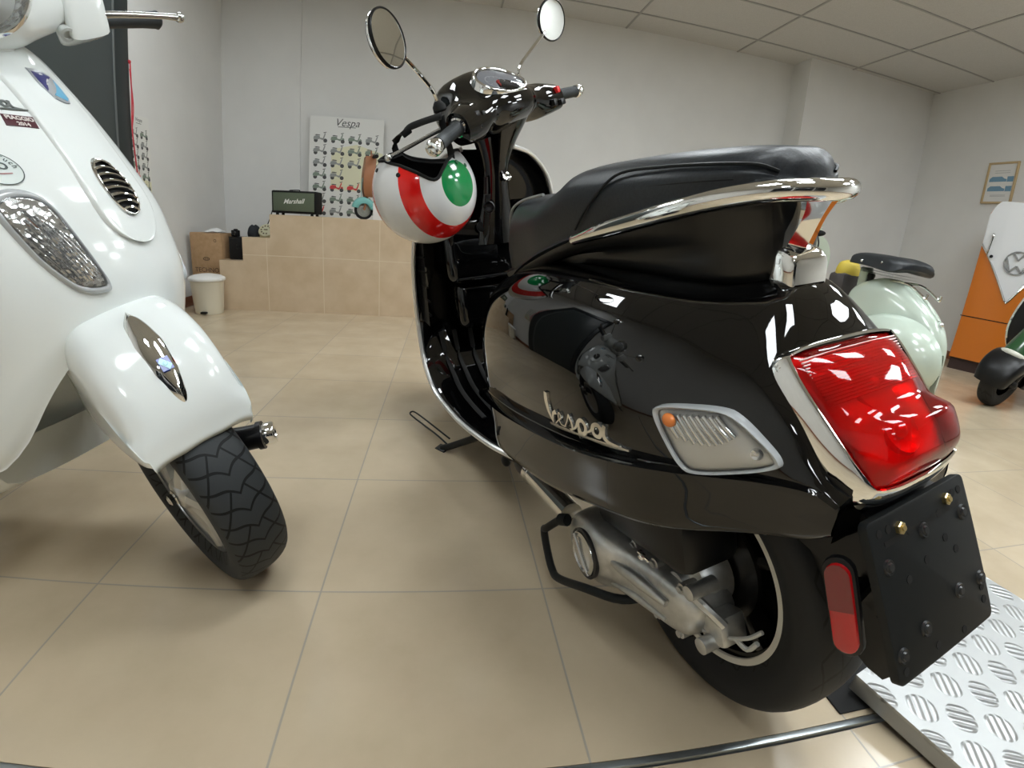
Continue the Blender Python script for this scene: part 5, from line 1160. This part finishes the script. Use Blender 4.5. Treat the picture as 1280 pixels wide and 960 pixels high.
# white nose: everything above a V
def vz(x): return .655+max(0, abs(x)-.004)*1.62+.02*math.sin(abs(x)*10)
g = G(); A = []
for x in np.linspace(-HW*.975, HW*.975, 41):
    top = 1.50 if abs(x) < HW*.70 else 1.50-.13*((abs(x)/HW-.70)/.275)**2
    y0 = (.005 if abs(x) < .15 else .005+.011*((abs(x)-.15)/.13) if abs(x) < .28 else .022)-.004
    A.append([(x, y0-.004*(1-abs(x)/HW), vz(x)+(top-vz(x))*t) for t in np.linspace(0, 1, 10)])
g.grid(A); g.grid([[(x, y+.006, z) for x, y, z in r] for r in A]); g.grid([[r[0] for r in A], [(r[0][0], r[0][1]+.006, r[0][2]) for r in A]]); g.grid([[r[-1] for r in A], [(r[-1][0], .30, min(r[-1][2]+.004, 1.504)) for r in A]])
g.obj('white_nose', vwhite, cab, 40)
g = G(); g.tube([(r[0][0], r[0][1]-.002, r[0][2]) for r in A], .008, 8, 1); g.obj('nose_trim', chrome, cab)
ez = 1.0
g = G(); g.lathe([(.088, .0), (.091, .008), (.099, .008), (.102, .0)], (0, -.008, ez), (0, -1, 0), 48)
for P in ([(-.042, .083), (.0, .020), (.042, .083)], [(-.085, .038), (-.043, -.080), (.0, -.024), (.043, -.080), (.085, .038)]):
    Q_ = []
    for a, b in zip(P[:-1], P[1:]): ribbon(g, [a, ((a[0]+b[0])/2, (a[1]+b[1])/2), b], [.0135]*3, (0, -.006, ez), (1, 0, 0), (0, 0, 1), .010)
g.obj('round_emblem', M_('emblem_chrome', (.45, .46, .47), .18, 1), cab, 40)
g = G(); g.tube([(-.235, .0, 1.045), (-.235, -.03, 1.06), (-.228, -.035, 1.15), (-.225, -.03, 1.21), (-.225, .0, 1.225)], .009, 8, 5); g.obj('door_handle', chrome, cab)
g = G(); g.tube([(-.205, .0, 1.03), (-.20, -.02, 1.03)], .014, 10, 1); g.obj('handle_boss', chrome, cab)
g = G(); g.tube([(-HW*.99, .03, .49), (-HW*.93, .013, .49), (0, -.001, .49), (HW*.93, .013, .49), (HW*.99, .03, .49)], .004, 6, 3); g.obj('door_gap', rubber, cab)
G().box((0, .17, .055), (.57, .26, .11)).obj('plinth', M_('plinth_dark', (.03, .012, .01), .5), VW)
g = G(); g.lathe([(.075, 0), (.080, -.02), (.070, -.03)], (.0, 0, 0), (0, 1, 0), 8) if False else g.tube([(.10, -.004, 1.20), (.16, -.012, 1.215), (.22, -.004, 1.20)], .012, 8, 3); g.obj('wiper', rubber, cab)

# ------------------------------------------------------------------ pale green vintage scooter behind the black one
mint = M_('mint_paint', (.52, .60, .52), .18, coat=.4)
MS = thing('vintage_scooter', 'pale mint vintage scooter with sprung black saddle behind the red tail light', 'scooter', Matrix.Translation((2.39, 2.03, 0)) @ Matrix.Rotation(rad(90), 4, 'Z'))
g = G()      # rear body shell, x forward; rear wheel centre at the origin
RB_ = [(-.325, .30, .09, .02), (-.31, .315, .14, .05), (-.26, .345, .185, .08), (-.17, .395, .215, .10), (-.05, .445, .235, .12), (.08, .50, .215, .135), (.20, .51, .18, .115), (.28, .505, .15, .09), (.31, .50, .10, .06)]
g.loft([[(x, y*w, zc+h*q) for y, q in ((1, -.95), (1.04, -.4), (1, .2), (.8, .72), (.4, .97), (0, 1), (-.4, .97), (-.8, .72), (-1, .2), (-1.04, -.4), (-1, -.95))] for x, zc, h, w in RB_], 5, 4)
g.obj('rear_body', mint, MS, 60)
for sd in (1,):
    g = G(); g.loft([[(x, sd*(.10+o_*max(0, q_)), zc+r_*s_) for q_, s_ in ((0, -1), (.45, -.93), (.82, -.6), (1, 0), (.85, .55), (.5, .88), (0, 1))] for x, zc, r_, o_ in ((-.41, .33, .02, .01), (-.38, .335, .09, .08), (-.30, .35, .145, .135), (-.18, .37, .165, .16), (-.03, .385, .15, .14), (.10, .39, .10, .09), (.17, .39, .03, .02))], 5, 4, cap0=True, cap1=True)
    g.obj('engine_cowl', mint, MS, 60)
g = G(); g.tube([(-.02, .0, .690), (-.15, .0, .630), (-.25, 0, .545)], .007, 8, 5); g.obj('trim_bead', mint, MS)
g = G(); g.tube([(.10, .05, .70), (-.06, .05, .70), (-.16, .05, .655), (-.185, .05, .64), (-.19, .05, .665)], .006, 8, 5); g.tube([(.10, -.05, .70), (-.06, -.05, .70), (-.16, -.05, .655), (-.185, -.05, .64), (-.19, -.05, .665)], .006, 8, 5); g.ball((-.27, 0, .530), .012, 10); g.obj('seat_bracket', chrome, MS)
g = G(); rows = []
for x, zc, w, h in ((.17, .79, .05, .015), (.15, .80, .085, .028), (.09, .805, .10, .036), (-.02, .80, .12, .04), (-.13, .79, .14, .045), (-.20, .782, .14, .04), (-.235, .782, .11, .02)):
    rows.append([(x, y*w, zc+h*q) for y, q in ((1, -.9), (1.03, -.2), (.92, .6), (.5, .95), (0, .8), (-.5, .95), (-.92, .6), (-1.03, -.2), (-1, -.9), (0, -.6))])
g.loft(rows, 4, 3, cv=True, cap0=True, cap1=True); sad = g.obj('saddle', leather, MS, 60); sad.location.x = .17
for x in (.02, -.12):
    for sd in (1, -1): g = G(); g.ball((x, sd*.136, .79), .008, 8); g.obj('saddle_rivet', chrome, sad)
g = G(); rows = [[(x, y*w, z) for y in (-1, -.5, 0, .5, 1)] for x, z, w in ((.14, .755, .05), (0, .745, .085), (-.16, .735, .10), (-.19, .735, .06))]; g.loft(rows, 3, 2); g.loft([[(x, y, z-.015) for x, y, z in r] for r in rows], 3, 2); g.box((.10, 0, .70), (.06, .05, .12), None, .01); g.obj('saddle_frame', mint, sad)
g = G(); g.lathe([(.018, 0), (.022, .02), (.018, .04), (.022, .06), (.018, .08)], (.06, .0, .655), (0, 0, 1), 16); g.obj('saddle_spring', black_plastic, sad)
g = G(); g.lathe(tyre_prof(.205, .11, .09), (0, 0, .205), (0, 1, 0), 48); g.obj('rear_tyre', tyre_rubber, MS, 60)
g = G(); g.lathe(tyre_prof(.205, .11, .09), (1.13, 0, .205), (0, 1, 0), 48); g.obj('front_tyre', tyre_rubber, MS, 60)
g = G(); g.loft([[(x, y, z) for y in (-w, -w*.6, 0, w*.6, w)] for x, z, w in ((.30, .26, .18), (.55, .25, .19), (.72, .27, .20), (.80, .38, .22), (.84, .60, .23), (.80, .80, .20), (.77, .90, .12), (.76, .93, .05))], 4, 3); g.loft([[(x+.012, y, z-.012) for y in (-w, -w*.6, 0, w*.6, w)] for x, z, w in ((.30, .26, .18), (.55, .25, .19), (.72, .27, .20), (.80, .38, .22), (.84, .60, .23), (.80, .80, .20), (.77, .90, .12), (.76, .93, .05))], 4, 3); g.obj('leg_shield', mint, MS, 60)
g = G(); rows = []
for a in np.linspace(-95, 80, 12):
    d = (math.sin(rad(a)), math.cos(rad(a))); rows.append([(1.13+d[0]*(.25-q*.10), y*.10, .205+d[1]*(.25-q*.10)) for y, q in ((1, 1), (1, .4), (.7, .05), (0, 0), (-.7, .05), (-1, .4), (-1, 1))])
g.loft(rows, 2, 3); g.obj('front_fender', mint, MS, 60)
TURN = steerfn(.6, (.77, 0, .9), .15)
g = G(); g.tube([(.79, 0, .85), (.75, 0, .98)], .035, 12, 2); g.tube([(.68, .30, .95), (.73, .20, .985), (.755, 0, 1.0), (.75, -.06, .995)], .017, 10, 5); g.move(TURN); hbm = g.obj('handlebar', mint, MS, 60)
g = G(); g.tube([(.735, .17, .97), (.70, .21, .86), (.72, .16, .74), (.77, .10, .68)], .005, 6, 6); g.tube([(.735, .12, .98), (.69, .15, .88), (.72, .10, .78)], .005, 6, 6); g.move(TURN); g.obj('control_cable', black_plastic, hbm)
g = G(); g.ball((.66, .33, .945), (.05, .02, .02), 8); g.move(TURN); g.obj('grip', rubber, hbm)
t = thing('tool_bag', 'yellow and dark woven bag strapped in front of the black saddle of the mint scooter', 'bag', Matrix.Translation((2.42, 2.47, .540)) )
G().box((0, 0, .09), (.17, .13, .16), None, .025).obj('bag_body', noise_var(M_('bag_weave', (.03, .025, .03), .8), 400, (.02, .018, .02), (.10, .09, .09)), t)
g = G(); g.loft([[(.075*k*math.cos(a), .06*k*math.sin(a), z) for a in np.linspace(0, 2*PI, 16, endpoint=False)] for z, k in ((.16, 1.05), (.20, 1.0), (.235, .75), (.25, .2))], 3, 1, cv=True, cap1=True); g.obj('bag_top', M_('bag_yellow', (.55, .42, .05), .6), t, 50)

# ------------------------------------------------------------------ dark green scooter cut by the right edge of the view
grn = M_('green_paint', (.02, .07, .025), .2, coat=.4)
GS = thing('scooter', 'dark green scooter with cream stripe and black front wheel, cut off at the right', 'scooter', Matrix.Translation((3.60, 2.15, 0)) @ Matrix.Rotation(rad(188), 4, 'Z'))
LEAN = Matrix.Rotation(rad(-11), 4, 'X')
GS.matrix_world = GS.matrix_world @ LEAN
g = G(); g.lathe(tyre_prof(.19, .10, .10), (0, 0, .19), (0, 1, 0), 56); g.obj('front_tyre', tyre_mat('scooter_tread', 30, 12, .2, (.014, .014, .014)), GS, 60)
g = G(); rows = []
for a in np.linspace(-100, 95, 14):
    d = (math.sin(rad(a)), math.cos(rad(a))); k = 1-.25*abs(a/100)**3; rows.append([(d[0]*(.205-q*.09), y*.115*k, .185+d[1]*(.205-q*.09)) for y, q in ((1, 1), (1.06, .5), (.85, .1), (0, -.05), (-.85, .1), (-1.06, .5), (-1, 1))])
g.loft(rows, 3, 3); g.loft([[(x*.97, y*.94, .185+(z-.185)*.97) for x, y, z in r] for r in rows], 2, 2); g.obj('front_fender', black_plastic, GS, 60)
g = G(); g.loft([[(x+hx*math.cos(a), hy*math.sin(a), z) for a in np.linspace(0, 2*PI, 16, endpoint=False)] for z, x, hx, hy in ((.335, .01, .10, .09), (.42, -.03, .095, .085), (.55, -.10, .08, .07), (.68, -.16, .06, .05))], 4, 2, cv=True, cap0=True, cap1=True); fk = g.obj('fork_cover', grn, GS, 60)
g = G(); g.lathe([(.092, 0), (.099, .006), (.099, .026), (.092, .032)], (.012, 0, .335), (-.42, 0, .9), 32); g.obj('cream_stripe', M_('stripe_cream', (.6, .6, .52), .3), fk, 60)
g = G(); LSR = [(-.30, .30, .14), (-.24, .38, .20), (-.215, .50, .24), (-.235, .68, .24), (-.28, .84, .20), (-.31, .92, .10)]
g.loft([[(x-.5*y*y*1.5, y, z) for y in np.linspace(-w, w, 9)] for x, z, w in LSR], 4, 1); lsg = g.obj('leg_shield', black_plastic, GS, 60)
g = G(); E_ = [(x-.75*w*w, w, z) for x, z, w in LSR]; g.tube(E_+[(x, -y, z) for x, y, z in E_[::-1]], .010, 8, 5); g.obj('edge_trim', chrome, lsg)
g = G(); g.tube([(.0, .07, .19), (-.02, .08, .30), (-.05, .07, .40)], .018, 10, 3); g.ball((.0, .07, .19), .03, 10); g.tube([(.0, -.07, .19), (-.02, -.08, .30)], .018, 10, 2); g.obj('fork', black_plastic, GS)
g = G(); g.box((-.55, 0, .26), (.55, .36, .06), None, .02); g.loft([[(x, y*w, zc+h*q) for y, q in ((1, -1), (1.05, 0), (.75, .85), (0, 1), (-.75, .85), (-1.05, 0), (-1, -1))] for x, zc, h, w in ((-.80, .45, .18, .14), (-1.0, .50, .22, .20), (-1.25, .50, .20, .19), (-1.45, .44, .10, .10))], 4, 3, cap0=True, cap1=True); g.obj('rear_body', grn, GS, 50)
g = G(); g.lathe(tyre_prof(.19, .10, .10), (-1.2, 0, .19), (0, 1, 0), 40); g.obj('rear_tyre', tyre_rubber, GS, 60)
g = G(); g.box((-1.05, 0, .76), (.55, .24, .09), None, .03); g.obj('seat', leather, GS); g = G(); g.tube([(-.22, 0, .72), (-.36, 0, 1.0)], .04, 12, 2); g.tube([(-.44, .32, .99), (-.37, 0, 1.03), (-.44, -.32, .99)], .02, 10, 5); g.obj('handlebar', grn, GS)

# ------------------------------------------------------------------ aluminium ramp with raised five-bar tread, black sheet as the shade under it
def tread_mat():
    m = M_('tread_plate', (.44, .45, .45), .42, .8); N, L, B = nodes(m)
    tc = N.new('ShaderNodeTexCoord'); sp = N.new('ShaderNodeSeparateXYZ'); L.new(tc.outputs['Object'], sp.inputs[0])
    def mth(op, a, b=None, c=None):
        q = N.new('ShaderNodeMath'); q.operation = op
        for i, x in enumerate((a, b, c)):
            if x is None: continue
            if isinstance(x, (int, float)): q.inputs[i].default_value = x
            else: L.new(x, q.inputs[i])
        return q.outputs[0]
    u = mth('DIVIDE', mth('ADD', sp.outputs['X'], sp.outputs['Y']), .10); v = mth('DIVIDE', mth('SUBTRACT', sp.outputs['X'], sp.outputs['Y']), .10)
    par = mth('MODULO', mth('ADD', mth('ADD', mth('FLOOR', u), mth('FLOOR', v)), 200.0), 2.0)
    fu, fv = mth('SUBTRACT', mth('FRACT', u), .5), mth('SUBTRACT', mth('FRACT', v), .5)
    def lerp(a, b): return mth('ADD', mth('MULTIPLY', a, mth('SUBTRACT', 1.0, par)), mth('MULTIPLY', b, par))
    al, ac_ = lerp(fu, fv), lerp(fv, fu)
    bars = mth('POWER', mth('ABSOLUTE', mth('SINE', mth('MULTIPLY', ac_, 5*PI))), 1.5)
    msk = N.new('ShaderNodeMapRange'); L.new(mth('ADD', mth('POWER', mth('ABSOLUTE', al), 2.0), mth('MULTIPLY', mth('POWER', mth('ABSOLUTE', ac_), 2.0), .8)), msk.inputs['Value'])
    msk.inputs['From Min'].default_value = .10; msk.inputs['From Max'].default_value = .15; msk.inputs['To Min'].default_value = 1; msk.inputs['To Max'].default_value = 0
    hgt = mth('MULTIPLY', bars, msk.outputs[0])
    bp = N.new('ShaderNodeBump'); bp.inputs['Strength'].default_value = .7; bp.inputs['Distance'].default_value = .003; L.new(hgt, bp.inputs['Height']); L.new(bp.outputs[0], B.inputs['Normal'])
    mr = N.new('ShaderNodeMapRange'); mr.inputs['To Min'].default_value = .45; mr.inputs['To Max'].default_value = .36; L.new(hgt, mr.inputs['Value']); L.new(mr.outputs[0], B.inputs['Roughness'])
    return m
ru = Vector((.956, .294, 0)); rv = Vector((.2935, -.9545, -.075)).normalized(); rw_ = ru.cross(rv) * -1
A0 = Vector((.735, .455, .050))
RMx = Matrix(((ru.x, -rv.x, rw_.x, A0.x), (ru.y, -rv.y, rw_.y, A0.y), (ru.z, -rv.z, rw_.z, A0.z), (0, 0, 0, 1)))
t = thing('loading_ramp', 'aluminium tread plate ramp lying behind the rear wheel of the black scooter', 'ramp', RMx)
G().box((.315, -.33, -.003), (.63, .66, .006)).obj('tread_plate', tread_mat(), t, 0)
for x in (.0015, .6285): G().box((x, -.33, -.019), (.003, .66, .030)).obj('side_flange', M_('ramp_edge', (.34, .35, .35), .45, .8) if x < .5 else bpy.data.materials['ramp_edge'], t, 0)
G().box((.315, -.002, -.015), (.63, .004, .022)).obj('end_flange', bpy.data.materials['ramp_edge'], t, 0)
o = G().box((1.02, .49, .002), (.66, .14, .004), None, .0015).obj('floor_layer', M_('gap_shade_black', (.006, .006, .006), .8)); tag(o, 'thin black sheet standing in for the shaded gap under the aluminium ramp', 'shade sheet')  # flat black sheet put in for the dark shadowed gap beneath the ramp
